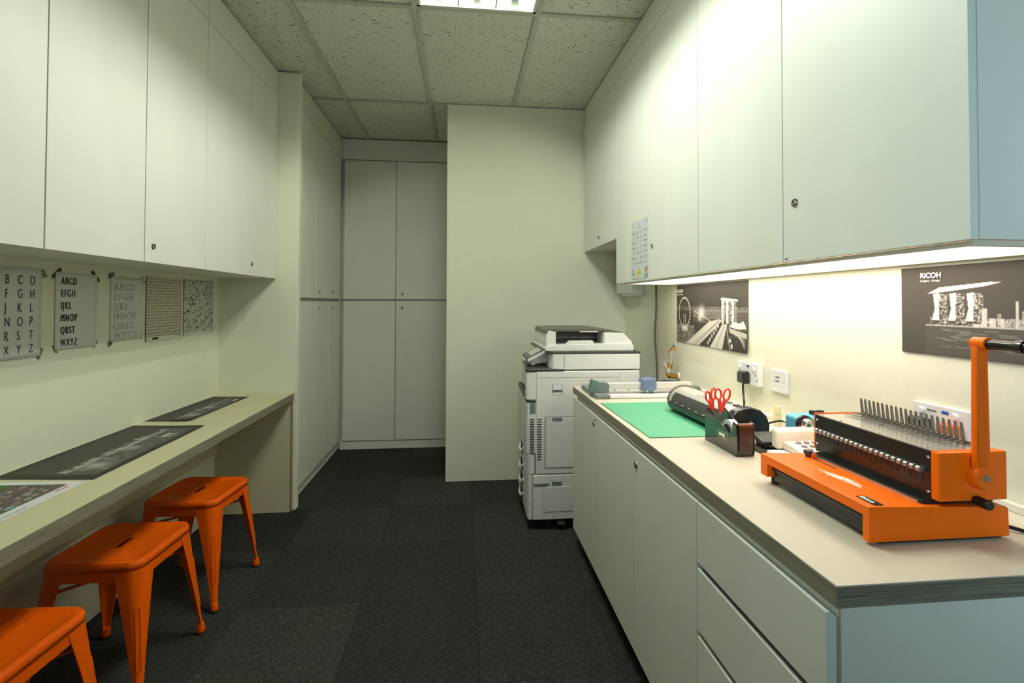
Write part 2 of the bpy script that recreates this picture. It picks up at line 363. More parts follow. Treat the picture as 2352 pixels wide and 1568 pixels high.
rc2 = wallcab(1.784, 2.790, [2.285], Z(.117), Z(1.325), .904, XR, [(2.240, Z(.275))], 'cream wall cabinet above the counter, with the menu sheet stuck on its door', gr)
wallcab(2.792, 3.552, [3.195], Z(.383), Z(1.325), .904, XR, [(3.163, Z(.442))], 'shorter cream wall cabinet in the corner above the copier', gr)
# tall cabinets left of the passage and across its end
def tallside():
    xf, xb = -1.08, -1.599
    for (a, b, sm, lk, lab) in ((3.222, 4.062, [3.682], [(3.775, .083), (3.775, -.044)], 'tall cream cupboard on the left of the passage, just behind the white column'),
                                (4.062, 4.452, [], [(4.155, .084), (4.155, -.044)], 'narrow tall cream cupboard in the far left corner of the passage')):
        t = thing('tall_cupboard', ((xf+xb)/2, (a+b)/2, 0), lab, 'cupboard', 'tall cream cupboards beside the passage')
        build(MB().box(xb+.001, xf-.022, a+.001, b-.001, .08, ZT-.0005), 'body', LAM, t)
        build(MB().box(xb+.001, xf-.02, a+.001, b-.001, 0, .079), 'plinth', LAM, t)
        build(MB().box(xf-.018, xf, a+G, b-G, Z(1.292), ZT-.004), 'filler_panel', LAM, t, bevel=.001)
        ed = [a]+sm+[b]
        for k in range(len(ed)-1):
            for (z0, z1) in ((Z(.030), Z(1.288)), (Z(-1.222), Z(.006))):
                yy1 = min(ed[k+1]-G, 4.405)
                d = build(MB().box(xf-.017, xf, ed[k]+.0028, yy1-.001, z0, z1), 'door', LAM, t, bevel=.0012)
                for (ly, lz) in lk:
                    if ed[k] < ly < ed[k+1] and z0 < Z(lz) < z1: lock(d, (xf, ly, Z(lz)), (1, 0, 0))
        build(MB().box(xf-.0188, xf-.012, a+G, min(b, 4.40), Z(.008), Z(.028)), 'gap_strip', METALEDGE, t)
tallside()
t = thing('tall_cupboard', (-.35, 4.43, 0), 'wide tall cream cupboard closing off the far end of the passage', 'cupboard', 'tall cream cupboards beside the passage')
YD = 4.41
build(MB().box(-1.075, .30, YD+.024, 4.459, .08, ZT-.0005), 'body', LAM, t)
build(MB().box(-1.078, .30, YD+.012, 4.459, 0, .079), 'plinth', LAM, t)
build(MB().box(-1.078, .30, YD, YD+.018, Z(1.275), ZT-.004), 'filler_panel', LAM, t, bevel=.001)
build(MB().box(-1.078, .30, YD+.014, YD+.0188, Z(.012), Z(.03)), 'gap_strip', METALEDGE, t)
xs = [-1.056, -.600, -.146, .29]
for k in range(3):
    for (z0, z1) in ((Z(.030), Z(1.266)), (Z(-1.222), Z(.012))):
        d = build(MB().box(xs[k]+.003, xs[k+1]-.003, YD, YD+.017, z0, z1), 'door', LAM, t, bevel=.0012)
        if k == 1: lock(d, (-.542, YD, Z(.076) if z0 > 1 else Z(-.049)), (0, -1, 0))

# base units under the counter
XC, CT, CB = .604, Z(-.457), Z(-.4925)
def basebody(t, y0, y1):
    build(MB().box(XC+.013, XR-.0005, y0+.001, y1-.001, .08, CB-.0005), 'body', LAM, t)
    build(MB().box(XC+.044, XR-.0005, y0+.001, y1-.001, 0, .079), 'plinth', WOOD, t)
gb = 'cream base units under the counter'
K = .982; XD = .594
def front(t, name, y0, y1, z0, z1):
    zt = Z(z1*K); xb = XD+.0185
    return build(MB().prism([(XD, Z(z0*K)), (XD, zt), (XD+.0075, zt), (xb, zt-.009), (xb, Z(z0*K))], 'y', y0, y1), name, LAM, t, bevel=.0010)
t = thing('base_cabinet', (.92, 2.10, 0), 'two-door cream base cabinet at the copier end of the counter', 'cabinet', gb); basebody(t, 1.643, 2.57)
d = front(t, 'door', 2.111+G, 2.569, -1.222, -.5135); lock(d, (XD, 2.155, Z(-.547)), (-1, 0, 0))
build(MB().rev([(0, 1), (.0065, 1), (.0065, 0)], (XD, 2.134, Z(-.528)), (XD-.0006, 2.134, Z(-.528)), 16), 'blue_dot_sticker', BLUEINK, d)
front(t, 'door', 1.643+G, 2.111-G, -1.222, -.5135)
t = thing('base_cabinet', (.92, 1.41, 0), 'single-door cream base cabinet between the two-door unit and the drawers', 'cabinet', gb); basebody(t, 1.185, 1.643)
d = front(t, 'door', 1.185+G, 1.643-G, -1.222, -.5135); lock(d, (XD, 1.616, Z(-.554)), (-1, 0, 0))
t = thing('drawer_unit', (.92, .97, 0), 'cream three-drawer base unit at the near end of the counter, bluish on its end', 'drawers', gb); basebody(t, .742, 1.185)
for (a, b) in ((-.665, -.5135), (-.8375, -.681), (-1.222, -.854)): front(t, 'drawer_front', .744, 1.185-G, a, b)
for (a, b) in ((-.681, -.665), (-.854, -.8375)):
    build(MB().box(XD+.019, XD+.022, .746, 1.175, Z(a*K)-.012, Z(b*K)+.004), 'finger_groove', METALEDGE, t)
build(MB().box(XC+.012, XR-.0005, .7365, .7415, .0, CB-.0005), 'end_panel', LAM, t, bevel=.0008)
t = thing('countertop', (.91, 1.67, CB), 'long beige countertop with a grey wood-look edge on the right', 'countertop')
build(MB().box(XC+.0015, XR-.0005, .7345, 2.6185, CT-.002, CT), 'surface', TOP, t)
build(MB().box(XC, XR-.0005, .733, 2.62, CB, CT-.0021), 'edge_band', WOOD, t)
struct('trim_2', 1.208, XR, .62, 2.618, CT+.0002, CT+.018, mat('trim_white', (.78, .75, .62), .5), bevel=.002)

# under-cabinet strip light
EM = mat('warm_diffuser', (.9, .85, .7), .5, emit=((1.0, .885, .80), STRIP))
def diffuser():
    m = EM; nt = m.node_tree; N = nt.nodes; L = nt.links; b = N['Principled BSDF']
    tc = N.new('ShaderNodeTexCoord'); sep = N.new('ShaderNodeSeparateXYZ'); L.new(tc.outputs['Object'], sep.inputs[0])
    ab = N.new('ShaderNodeMath'); ab.operation = 'ABSOLUTE'; L.new(sep.outputs[1], ab.inputs[0])
    mr = N.new('ShaderNodeMapRange'); mr.interpolation_type = 'SMOOTHSTEP'; mr.inputs[1].default_value = .55; mr.inputs[2].default_value = .94; mr.inputs[3].default_value = STRIP; mr.inputs[4].default_value = STRIP*.42; L.new(ab.outputs[0], mr.inputs[0])
    wv = N.new('ShaderNodeTexWave'); wv.inputs['Scale'].default_value = 26; wv.bands_direction = 'DIAGONAL'; L.new(tc.outputs['Object'], wv.inputs[0])
    m2 = N.new('ShaderNodeMapRange'); m2.inputs[3].default_value = .93; m2.inputs[4].default_value = 1.05; L.new(wv.outputs[1], m2.inputs[0])
    mu = N.new('ShaderNodeMath'); mu.operation = 'MULTIPLY'; L.new(mr.outputs[0], mu.inputs[0]); L.new(m2.outputs[0], mu.inputs[1]); L.new(mu.outputs[0], b.inputs['Emission Strength'])
diffuser()
t = thing('strip_light', (1.07, 1.73, Z(.112)), 'long warm strip light glowing under the wall cabinets on the right', 'light')
build(MB().box(.930, 1.195, .80, 2.66, Z(.1095), Z(.1125)), 'diffuser', EM, t)
fr = MB().box(.918, .930, .785, 2.68, Z(.107), Z(.1165)).box(1.195, 1.210, .785, 2.68, Z(.107), Z(.1165)).box(.93, 1.195, .785, .80, Z(.107), Z(.1165)).box(.93, 1.195, 2.66, 2.68, Z(.107), Z(.1165))
build(fr, 'frame', mat('strip_frame', (.66, .60, .44), .45), t)

# ---------------------------------------------------------------- desk on the left
DT = Z(-.57)
t = thing('long_desk', (-1.28, 1.9, 0), 'long built-in beige desk with a grey wood-look edge along the left wall', 'desk')
build(MB().box(XL+.0005, -1.0545, .35, 3.1685, DT-.002, DT), 'top', DESK, t)
build(MB().box(XL+.0005, -1.053, .348, 3.1695, DT-.042, DT-.0021), 'edge_band', WOOD, t)
ep = build(MB().box(XL+.0005, -1.0635, 3.141, 3.1688, .0, DT-.0425), 'end_panel', DESK, t)
build(MB().box(-1.0630, -1.057, 3.141, 3.1688, .0, DT-.0425), 'edge_strip', WOOD, ep)
build(MB().box(XL+.0005, XL+.0185, .35, 3.14, Z(-.925), DT-.0425), 'back_panel', DESK, t)

# ---------------------------------------------------------------- stools
def rsq(h, r, z, n=12):
    pts = []
    for q, (sx, sy) in enumerate(((1, 1), (-1, 1), (-1, -1), (1, -1))):
        for k in range(n):
            a = PI/2*(q+k/(n-1)); pts.append(Vector((sx*(h-r)+r*math.cos(a), sy*(h-r)+r*math.sin(a), z)))
    return pts
def make_stool():
    t = thing('metal_stool', (0, 0, 0), '', 'stool', 'orange metal stools along the desk')
    n = 12; sl = []
    outer = rsq(.120, .03, .4445, n)
    for p in outer:                  # slot ring matched by direction
        a = math.atan2(p.y, p.x); c, s_ = math.cos(a), math.sin(a)
        # stadium .024 wide, .085 long along y
        yy = max(-.022, min(.022, p.y*.22)); d = Vector((p.x, p.y-yy*.9)).normalized(); sl.append(Vector((d.x*.0155, yy+d.y*.0155, .4438)))
    rings = [rsq(.1560, .044, .4215, n), rsq(.1562, .044, .434, n), rsq(.1553, .044, .442, n), rsq(.1515, .042, .4482, n), rsq(.145, .04, .450, n), rsq(.138, .038, .4496, n), rsq(.132, .034, .4465, n), outer, sl, [v-Vector((0, 0, .009)) for v in sl]]
    m = MB().loft(rings, cap0=False, cap1=False)
    st = build(m, 'seat', ORANGE, t, smooth=True); md = st.modifiers.new('s', 'SOLIDIFY'); md.thickness = .0016
    for (sx, sy) in ((1, 1), (-1, 1), (-1, -1), (1, -1)):
        R = []; ns = 9
        for i in range(ns+1):
            u = i/ns; z = .4225*(1-u)+.030*u
            arm = .062*(1-u)**1.15+.0165; co = .1545+.0285*u; rr = .040*(1-u)+.010*u; th = .004
            def prof(o, off):
                cc = co-off; r2 = max(rr-off, .002); pts = [(cc-arm, cc)]
                for k in range(7):
                    a = PI/2-PI/2*k/6; pts.append((cc-r2+r2*math.cos(a), cc-r2+r2*math.sin(a)))
                pts.append((cc, cc-arm)); return pts
            po = prof(0, 0); pi_ = [(min(x, co-.0), min(y, co)) for x, y in prof(0, th)]
            pi_[0] = (po[0][0], co-th); pi_[-1] = (co-th, po[-1][1])
            ring = [Vector((sx*x, sy*y, z)) for x, y in po+pi_[::-1]]
            R.append(ring)
        lg = MB().loft(R)
        # pressed rib on the rounded corner
        d = Vector((sx, sy, 0)).normalized(); tg = Vector((-sy, sx, 0)).normalized()
        for (off, q) in ((-.0062, .0026), (.0062, .0026)):
            pts = []
            for u in (.30, .315, .5, .66, .78, .795):
                z = .4225*(1-u)+.030*u; co = .1545+.0285*u; rr = .040*(1-u)+.010*u; k = co-rr+rr*.7071
                pts.append(Vector((sx*k, sy*k, z))+tg*(off*(.15 if u in (.30, .795) else 1))+d*(-.0016 if u in (.30, .795) else -.0011))
            lg.tube(pts, q, 8, 4)
        L = build(lg, 'leg', ORANGE, t, smooth=True)
        build(MB().rev([(0, 0), (.0150, 0), (.0155, .3), (.0135, .95), (0, 1)], (sx*.176, sy*.176, .010), (sx*.174, sy*.174, .040), 16), 'leg_cup', ORANGE, L, smooth=True)
        build(MB().rev([(0, 0), (.0145, 0), (.0150, .8), (0, 1)], (sx*.1765, sy*.1765, 0), (sx*.176, sy*.176, .011), 16), 'rubber_foot', RUBBER, L, smooth=True)
    for (a, b) in (((1, 0), (0, 1)), ((-1, 0), (0, 1)), ((0, 1), (1, 0)), ((0, -1), (1, 0))):
        ap = MB()
        if a[0]: ap.box(min(a[0]*.1515, a[0]*.1540), max(a[0]*.1515, a[0]*.1540), -.12, .12, .388, .4225)
        else: ap.box(-.12, .12, min(a[1]*.1515, a[1]*.1540), max(a[1]*.1515, a[1]*.1540), .388, .4225)
        build(ap, 'apron', ORANGE, t, bevel=.0008)
    for s in (1, -1): build(MB().tube([(-.150, -.150*s, .345), (.150, .150*s, .345)], .0055, 8, 0), 'cross_brace', ORANGE, t, smooth=True)
    return t
def copy_tree(o, parent=None):
    c = o.copy(); ROOT.objects.link(c); c.parent = parent
    for ch in o.children: copy_tree(ch, c)
    return c
s0 = make_stool()
for k, (x, y, a, lab) in enumerate(((-1.193, 2.352, -4, 'orange metal stool farthest along the desk, nearest the white column'),
                                    (-1.197, 1.862, -1.5, 'orange metal stool in the middle of the row under the desk'),
                                    (-1.19, 1.335, -3, 'orange metal stool cut off by the bottom left corner of the photo'))):
    o = s0 if k == 0 else copy_tree(s0)
    o.location = (x, y, .0005); o.rotation_euler.z = math.radians(a); o['label'] = lab

# ---------------------------------------------------------------- printed sheets
def sheet(arr, name, O, U, V, parent=None, lift=None, thick=.0006):
    """arr[row from top, col]; O = lower left corner, U and V span the sheet"""
    h, wd = arr.shape[:2]; O = Vector(O); U = Vector(U); V = Vector(V); Nn = U.cross(V).normalized()
    org = O+U/2+V/2; vs = []; col = []
    for j in range(h):
        for i in range(wd):
            u = i/(wd-1); v = j/(h-1); p = O+U*u+V*v-org
            if lift: p = p+Nn*lift(u, v)
            vs.append(p[:]); col.append(arr[h-1-j, i])
    fs = [(j*wd+i, j*wd+i+1, (j+1)*wd+i+1, (j+1)*wd+i) for j in range(h-1) for i in range(wd-1)]
    me = bpy.data.meshes.new(name); me.from_pydata(vs, [], fs); me.materials.append(PRINT)
    ca = me.color_attributes.new('Col', 'FLOAT_COLOR', 'POINT'); c = np.ones((h*wd, 4), np.float32); c[:, :3] = np.array(col); ca.data.foreach_set('color', c.ravel())
    me.polygons.foreach_set('use_smooth', [True]*len(me.polygons))
    o = link(name, me, parent, org); s = o.modifiers.new('s', 'SOLIDIFY'); s.thickness = thick; s.offset = -1
    return o
rng = np.random.default_rng(3)
class Art:
    def __init__(s, w, h, base): s.w = w; s.h = h; s.a = np.ones((h, w, 3), np.float32)*np.array(base, np.float32); s.Y, s.X = np.mgrid[0:h, 0:w]; s.X = s.X/w; s.Y = s.Y/h
    def put(s, m, c, al=1): m = (m*al)[..., None]; s.a = s.a*(1-m)+np.array(c, np.float32)*m
    def rect(s, x0, x1, y0, y1, c, al=1): s.put(((s.X >= x0) & (s.X < x1) & (s.Y >= y0) & (s.Y < y1)).astype(np.float32), c, al)
    def poly(s, P, c, al=1):
        ins = np.zeros(s.X.shape, bool); n = len(P)
        for i in range(n):
            (x0, y0), (x1, y1) = P[i], P[(i+1) % n]
            if y0 == y1: continue
            cnd = ((s.Y >= min(y0, y1)) & (s.Y < max(y0, y1))); xi = x0+(s.Y-y0)*(x1-x0)/(y1-y0); ins ^= cnd & (s.X < xi)
        s.put(ins.astype(np.float32), c, al)
    def line(s, x0, y0, x1, y1, wd, c, al=1):
        ar = s.w/s.h; dx, dy = (x1-x0)*ar, y1-y0; L2 = dx*dx+dy*dy+1e-9
        t = np.clip((((s.X-x0)*ar)*dx+(s.Y-y0)*dy)/L2, 0, 1); d = np.hypot((s.X-x0)*ar-t*dx, s.Y-y0-t*dy); s.put(np.clip(1.5-d/wd, 0, 1), c, al)
    def ell(s, cx, cy, rx, ry, c, al=1, ring=None):
        r = np.hypot((s.X-cx)/rx, (s.Y-cy)/ry)
        s.put((np.clip(1-np.abs(r-1)/ring, 0, 1) if ring else np.clip((1-r)*12, 0, 1)), c, al)
    def glow(s, cx, cy, r, c, al=1): d = np.hypot((s.X-cx)*s.w/s.h, s.Y-cy); s.put(np.exp(-(d/r)**2), c, al)
    def speck(s, x0, x1, y0, y1, dens, c, k=1, al=1):
        g = (rng.random((s.h//k+1, s.w//k+1)) < dens)*rng.uniform(.25, 1, (s.h//k+1, s.w//k+1)); g = np.kron(g, np.ones((k, k)))[:s.h, :s.w]
        s.put(g*((s.X >= x0) & (s.X < x1) & (s.Y >= y0) & (s.Y < y1)), c, al)
def blur(a, n=1):
    for _ in range(n):
        p = np.pad(a, ((1, 1), (1, 1), (0, 0)), 'edge'); a = (p[1:-1, 1:-1]*4+p[:-2, 1:-1]+p[2:, 1:-1]+p[1:-1, :-2]+p[1:-1, 2:])/8
    return a
DK = (.055, .050, .038); WH = (.78, .75, .64)
# -- poster: wheel, bay and highway at night
A = Art(430, 194, DK); A.a *= (1+.25*(1-A.Y))[..., None]
A.put(((A.Y > .40) & (A.Y < .62) & (A.X > .28)).astype(np.float32)*.35, (.2, .18, .14)); A.speck(.0, 1, .37, .44, .22, WH, 1, .8); A.speck(.28, .75, .42, .55, .28, WH, 1, .7)
A.poly([(0, .95), (0, .62), (.1, .70), (.2, .66), (.3, .8), (.26, 1), (0, 1)], (.10, .09, .07)); A.speck(0, .30, .68, 1, .42, WH, 2, .75); A.speck(0, .28, .74, 1, .35, (.02, .02, .015), 3, .9)
A.ell(.135, .47, .094, .245, WH, 1, .05)
for k in range(28):
    a = 2*PI*k/28; A.ell(.135+.100*math.cos(a), .47+.262*math.sin(a), .006, .013, WH)
A.line(.125, .50, .118, .73, .006, WH); A.line(.15, .50, .155, .73, .006, WH); A.ell(.14, .745, .055, .045, WH, .8)
A.glow(.41, .47, .09, WH, .9); A.glow(.385, .55, .045, WH, .7); A.line(.30, .44, .56, .60, .006, WH, .8)
A.poly([(.15, 1), (.52, .60), (.665, .55), (.69, .57), (.62, .68), (.36, 1)], (.62, .60, .51)); A.line(.27, 1, .655, .57, .008, (.25, .23, .18), .7); A.line(.31, 1, .66, .58, .006, (.16, .14, .11), .9); A.line(.2, 1, .63, .58, .005, WH, .8)
A.poly([(.53, 1), (.70, .62), (.76, .62), (.70, 1)], (.60, .58, .5)); A.line(.615, 1, .73, .62, .008, (.25, .23, .18), .8); A.line(.57, 1, .715, .62, .005, WH, .8)
for k in range(6): A.ell(.505+.028*k, .93-.055*k, .011, .035, WH, .75)
A.rect(.69, .875, .27, .60, (.09, .08, .06)); A.speck(.69, .875, .28, .58, .45, WH, 2, .8)
for x in (.705, .765, .83): A.rect(x-.012, x+.010, .28, .61, WH)
A.poly([(.675, .25), (.70, .23), (.885, .26), (.89, .285), (.70, .275)], WH)
A.poly([(.78, .65), (.86, .575), (.90, .60), (.95, .56), (.985, .66), (.90, .68)], WH); A.poly([(.78, .67), (.99, .73), (.99, .80), (.80, .74)], (.5, .48, .4)); A.speck(.76, .99, .58, .9, .12, WH, 2, .7); A.rect(.80, .99, .80, 1, DK, .7)
for k in range(5): A.line(.85+.02*k, .74+.02*k, .97, .82+.03*k, .005, WH, .6)
A.line(.755, .68, .80, 1, .008, WH, .7); A.ell(.80, .85, .012, .03, WH); A.ell(.82, .93, .012, .04, WH, .9)
A.speck(.30, .52, .60, .85, .02, WH, 1, .8)
P1 = thing('wall_poster', (XR-.001, 2.313, Z(-.06)), 'night city poster with a big wheel and bright highway, taped left of the wall sockets', 'poster', 'black and white posters on the right wall')
zz0, zz1, ya, yb = Z(-.216), Z(.1015), 1.968, 2.660
sheet(blur(A.a), 'sheet', (XR-.004, yb, zz0), (0, ya-yb, 0), (0, 0, zz1-zz0), P1, lift=lambda u, v: .001+.010*max(0, u-.55)*max(0, .35-v)*3)
text('RICOH', 'lettering', LOGOW, P1, (XR-.0075, yb-.012, Z(.062)), (0, -1, 0), (0, 0, 1), .024, bold=.03, sx=.95)
text('imagine. change.', 'lettering', LOGOW, P1, (XR-.0075, yb-.012, Z(.048)), (0, -1, 0), (0, 0, 1), .0105)
# -- poster: skyline over water
def skyline(A, x0, x1, by, hgt, seed, al=1.0, towers=True):
    r = random.Random(seed); W = x1-x0
    x = x0+(.22*W if towers else 0)
    while x < x1:
        ww = r.uniform(.012, .034)*W; hh = hgt*r.choice((.25, .3, .38, .45, .55, .62, .85)); c = r.choice(((.55, .53, .45), (.25, .23, .18), (.7, .68, .58), (.14, .13, .1)))
        A.rect(x, x+ww, by-hh, by, c, al)
        if sum(c) < 1: A.speck(x, x+ww, by-hh, by, .4, WH, 1, .8*al)
        x += ww*r.uniform(.8, 1.3)
    A.speck(x0, x1, by-hgt*.3, by, .35, WH, 2, .7*al); A.rect(x0-.02, x1+.02, by, by+.012, WH, .6*al)
    if towers:
        for k in range(3):
            tx = x0+.02*W+.085*W*k; A.poly([(tx+.004*W, by-hgt*1.18), (tx+.075*W, by-hgt*1.22), (tx+.07*W, by-.02), (tx-.0*W, by-.02)], (.08, .07, .055), al)
            A.speck(tx+.03*W, tx+.075*W, by-hgt*1.15, by-.02, .45, WH, 2, .8*al); A.poly([(tx, by-hgt*1.14), (tx+.032*W, by-hgt*1.18), (tx+.030*W, by-.05), (tx-.008*W, by-.05), (tx+.008*W, by-hgt*.6)], WH, al)
        A.poly([(x0-.01*W, by-hgt*1.16), (x0+.05*W, by-hgt*1.38), (x0+.30*W, by-hgt*1.52), (x0+.345*W, by-hgt*1.50), (x0+.27*W, by-hgt*1.38), (x0+.10*W, by-hgt*1.24)], WH, al)
A = Art(430, 170, (.075, .068, .053)); A.a *= (1+.10*np.sin(A.X*3+1))[..., None]
A.rect(.12, 1, .66, 1, (.095, .088, .07)); skyline(A, .14, .99, .655, .30, 5)
for k in range(60): 
    x = random.uniform(.15, .99); y = random.uniform(.70, .92); A.line(x, y, x+random.uniform(.03, .08), y, .005, (.30, .28, .23), .5)
for k in range(5): A.poly([(.70+.02*k, .655), (.685+.027*k, .55+.02*abs(k-2)), (.715+.018*k, .60)], WH)
P2 = thing('wall_poster', (XR-.001, .9, Z(-.02)), 'night skyline poster on the right wall behind the orange binding machine handle', 'poster', 'black and white posters on the right wall')
z0p, z1p, ya, yb = Z(-.131), Z(.099), .655, 1.234
sheet(blur(A.a), 'sheet', (XR-.004, yb, z0p), (0, ya-yb, 0), (0, 0, z1p-z0p), P2, lift=lambda u, v: .001+.012*max(0, .3-v)*max(0, u-.1))
text('RICOH', 'lettering', LOGOW, P2, (XR-.0068, yb-.057, Z(.070)), (0, -1, 0), (0, 0, 1), .0185, bold=.035, sx=1.0)
text('imagine. change.', 'lettering', LOGOW, P2, (XR-.0068, yb-.057, Z(.0595)), (0, -1, 0), (0, 0, 1), .0085)
# -- posters lying on the desk
def desk_art(seed):
    A = Art(320, 130, (.030, .028, .020)); A.rect(.06, .94, .08, .82, (.050, .050, .040)); A.rect(.06, .94, .60, .92, (.07, .075, .065)); skyline(A, .08, .90, .60, .16, seed, .45, False)
    for k in range(46):
        x = random.uniform(.1, .88); y = random.uniform(.62, .88); A.line(x, y, x, min(.92, y+random.uniform(.04, .15)), .01, (.36, .38, .34), .35)
    A.glow(.2, .72, .12, (.45, .47, .42), .7); A.glow(.5, .66, .10, (.45, .47, .42), .6)
    A.rect(0, .06, 0, 1, (.030, .028, .020)); A.rect(.94, 1, 0, 1, (.030, .028, .020)); A.rect(0, 1, .92, 1, (.030, .028, .020)); return blur(A.a, 2)
def deskposter(art, c0, U, V, label, lift=None, grp='prints lying on the desk'):
    c0 = Vector(c0); t = thing('desk_print', (c0.x+U[0]/2+V[0]/2, c0.y+U[1]/2+V[1]/2, DT), label, 'poster', grp)
    sheet(art, 'sheet', (c0.x, c0.y, DT+.0012), U, V, t, lift=lift); return t
# O = near corner on the aisle side, U runs away from the camera, V towards the wall
t = deskposter(desk_art(11), (-1.292, 2.455), (.014, .608, 0), (-.212, .016, 0), 'dark night skyline print at the far end of the desk', lift=lambda u, v: .012*max(0, .35-u)*max(0, .5-v)*4)
text('RICOH', 'lettering', LOGOW, t, (-1.305, 2.93, DT+.0022), (.014, .608, 0), (-.21, .016, 0), .016, bold=.03)
t = deskposter(desk_art(12), (-1.173, 1.683), (-.005, .678, 0), (-.325, .03, 0), 'larger dark night skyline print in the middle of the desk', lift=lambda u, v: .008*max(0, u-.7)*max(0, .4-v)*4)
text('RICOH', 'lettering', LOGOW, t, (-1.245, 2.175, DT+.0032), (-.005, .678, 0), (-.325, .03, 0), .020, bold=.03)
text('imagine. change.', 'lettering', LOGOW, t, (-1.228, 2.175, DT+.0032), (-.005, .678, 0), (-.325, .03, 0), .010)
A = Art(240, 140, (.72, .72, .70)); A.rect(.05, .95, .08, .86, (.10, .085, .06))
m_ = ((A.X > .05) & (A.X < .95) & (A.Y > .08) & (A.Y < .86))
for k in range(420):
    x = random.uniform(.05, .95); y = random.uniform(.10, .86)
    c = random.choice(((.02, .14, .03), (.03, .10, .03), (.04, .07, .03))) if y < .42 else random.choice(((.3, .22, .15), (.15, .05, .14), (.3, .35, .4), (.05, .05, .04), (.40, .33, .22), (.08, .12, .16)))
    A.ell(x, y, random.uniform(.008, .03), random.uniform(.01, .03), c, .8)
for k in range(5): A.ell(random.uniform(.2, .8), .72+.03*k, .03, .02, (.25, .50, .55), .9)
B = A.a.copy(); B[~m_] = (.72, .72, .70)
t = deskposter(B, (-1.186, 1.15), (.004, .520, 0), (-.30, .012, 0), 'white-bordered colour photo print of a crowd at the near end of the desk')
text('RICOH', 'lettering', REDINK, t, (-1.203, 1.585, DT+.0022), (.004, .52, 0), (-.30, .012, 0), .014)
text('imagine. change. and enjoy the moment together', 'lettering', PALEINK, t, (-1.196, 1.36, DT+.0022), (.004, .52, 0), (-.30, .012, 0), .006)

# -- sheets taped to the left wall
XW = XL+.0016
def lstrip(parent, y, z, ang, L, wd, striped=True):
    a = math.radians(ang); d = Vector((0, math.cos(a), math.sin(a))); n = Vector((0, -math.sin(a), math.cos(a))); c = Vector((XW+.0006, y, z)); mb = MB()
    def quad(s0, s1, e=0):
        P = [c+d*s0-n*wd/2, c+d*s1-n*wd/2, c+d*(s1+e)+n*wd/2, c+d*(s0+e)+n*wd/2]
        mb.add([p for p in P]+[p+Vector((.0003, 0, 0)) for p in P], [(0, 1, 2, 3), (7, 6, 5, 4), (0, 4, 5, 1), (1, 5, 6, 2), (2, 6, 7, 3), (3, 7, 4, 0)])
    if striped:
        k = 5
        for i in range(k): quad(-L/2+L*i/k, -L/2+L*(i+.5)/k, wd*.3)
    else: quad(-L/2, L/2)
    build(mb, 'tape_strip', TAPEB, parent)
def wallsheet(y0, y1, z0, z1, label, arr=None, skew=0):
    t = thing('wall_sheet', (XW, (y0+y1)/2, (z0+z1)/2), label, 'sheet of paper', 'paper sheets taped on the left wall')
    if arr is None: arr = Art(12, 16, (.72, .71, .68)).a
    sheet(arr, 'sheet', (XW, y0, z0), (0, y1-y0, 0), (0, skew, z1-z0), t, lift=lambda u, v: .0012+.0035*max(0, .18-v)*2, thick=.0004)
    return t
# sheet with thin letters in columns
t = wallsheet(1.672, 1.893, Z(-.196), Z(.116), 'grey sheet of widely spaced thin capitals at the left edge of the photo')
rows = ['ABCD', 'EFGH', 'IJKL', 'MNOP', 'QRST', 'WXYZ']
ls = []
for r, row in enumerate(rows):
    for c, ch in enumerate(row):
        ls.append(text(ch, 'letter', INK, t, (XW+.0022, 1.706+c*.0465, Z(.0585-r*.0475)), (0, 1, 0), (0, 0, 1), .044, sx=.62, bold=-.004))
join_me(ls, 'lettering')
lstrip(t, 1.900, Z(.101), -50, .034, .020); lstrip(t, 1.888, Z(-.185), 62, .040, .024)
t = wallsheet(1.953, 2.157, Z(-.182), Z(.110), 'grey sheet with bold black capitals, held by dark tape at its top corners')
ls = []
for r, row in enumerate(rows):
    for dx in (-.0005, .0001, .0007, .0013): ls.append(text(row, 'letter', INK, t, (XW+.0022+dx*.02, 1.977+dx, Z(.0645-r*.0468)), (0, 1, 0), (0, 0, 1), .039, sx=.60, ls=1.28))
join_me(ls, 'lettering')
lstrip(t, 1.958, Z(.105), 42, .052, .014, False); lstrip(t, 2.150, Z(.103), -45, .056, .014, False); lstrip(t, 1.956, Z(-.178), -58, .036, .010); lstrip(t, 2.155, Z(-.175), 50, .032, .010)
t = wallsheet(2.235, 2.445, Z(-.172), Z(.108), 'grey sheet with faint outlined capitals between the bold letters and the dashed board')
ls = []
for r, row in enumerate(rows):
    ls.append(text(row, 'letter', PALEINK, t, (XW+.0024, 2.254, Z(.048-r*.0425)), (0, 1, 0), (0, 0, 1), .044, sx=.98, ls=1.30, outline=.0005))
join_me(ls, 'lettering')
lstrip(t, 2.238, Z(.112), 15, .036, .022); lstrip(t, 2.442, Z(.101), -58, .036, .020); lstrip(t, 2.236, Z(-.180), 25, .030, .022); lstrip(t, 2.440, Z(-.160), 72, .032, .020)
A = Art(300, 310, (.60, .57, .42)); A.rect(0, 1, .93, 1, (.62, .60, .50))
for r in range(20):
    y = .03+r*.0465; x = .02
    while x < .97:
        L_ = random.choice((.012, .02, .03, .045)); A.rect(x, min(x+L_, .975), y, y+.011, (.10, .095, .07)); x += L_+random.uniform(.008, .02)
A.rect(.17, .33, .945, .98, (.03, .03, .025)); A.rect(.88, .97, .945, .957, INKC := (.08, .08, .06)); A.line(.02, .975, .14, .95, .004, (.3, .28, .22))
A.rect(0, .012, 0, 1, (.05, .05, .035))
wallsheet(2.468, 2.765, Z(-.192), Z(.122), 'square patterned board of dashed lines, second from the right on the wall', A.a)
A = Art(300, 300, (.58, .58, .50)); cells = 44
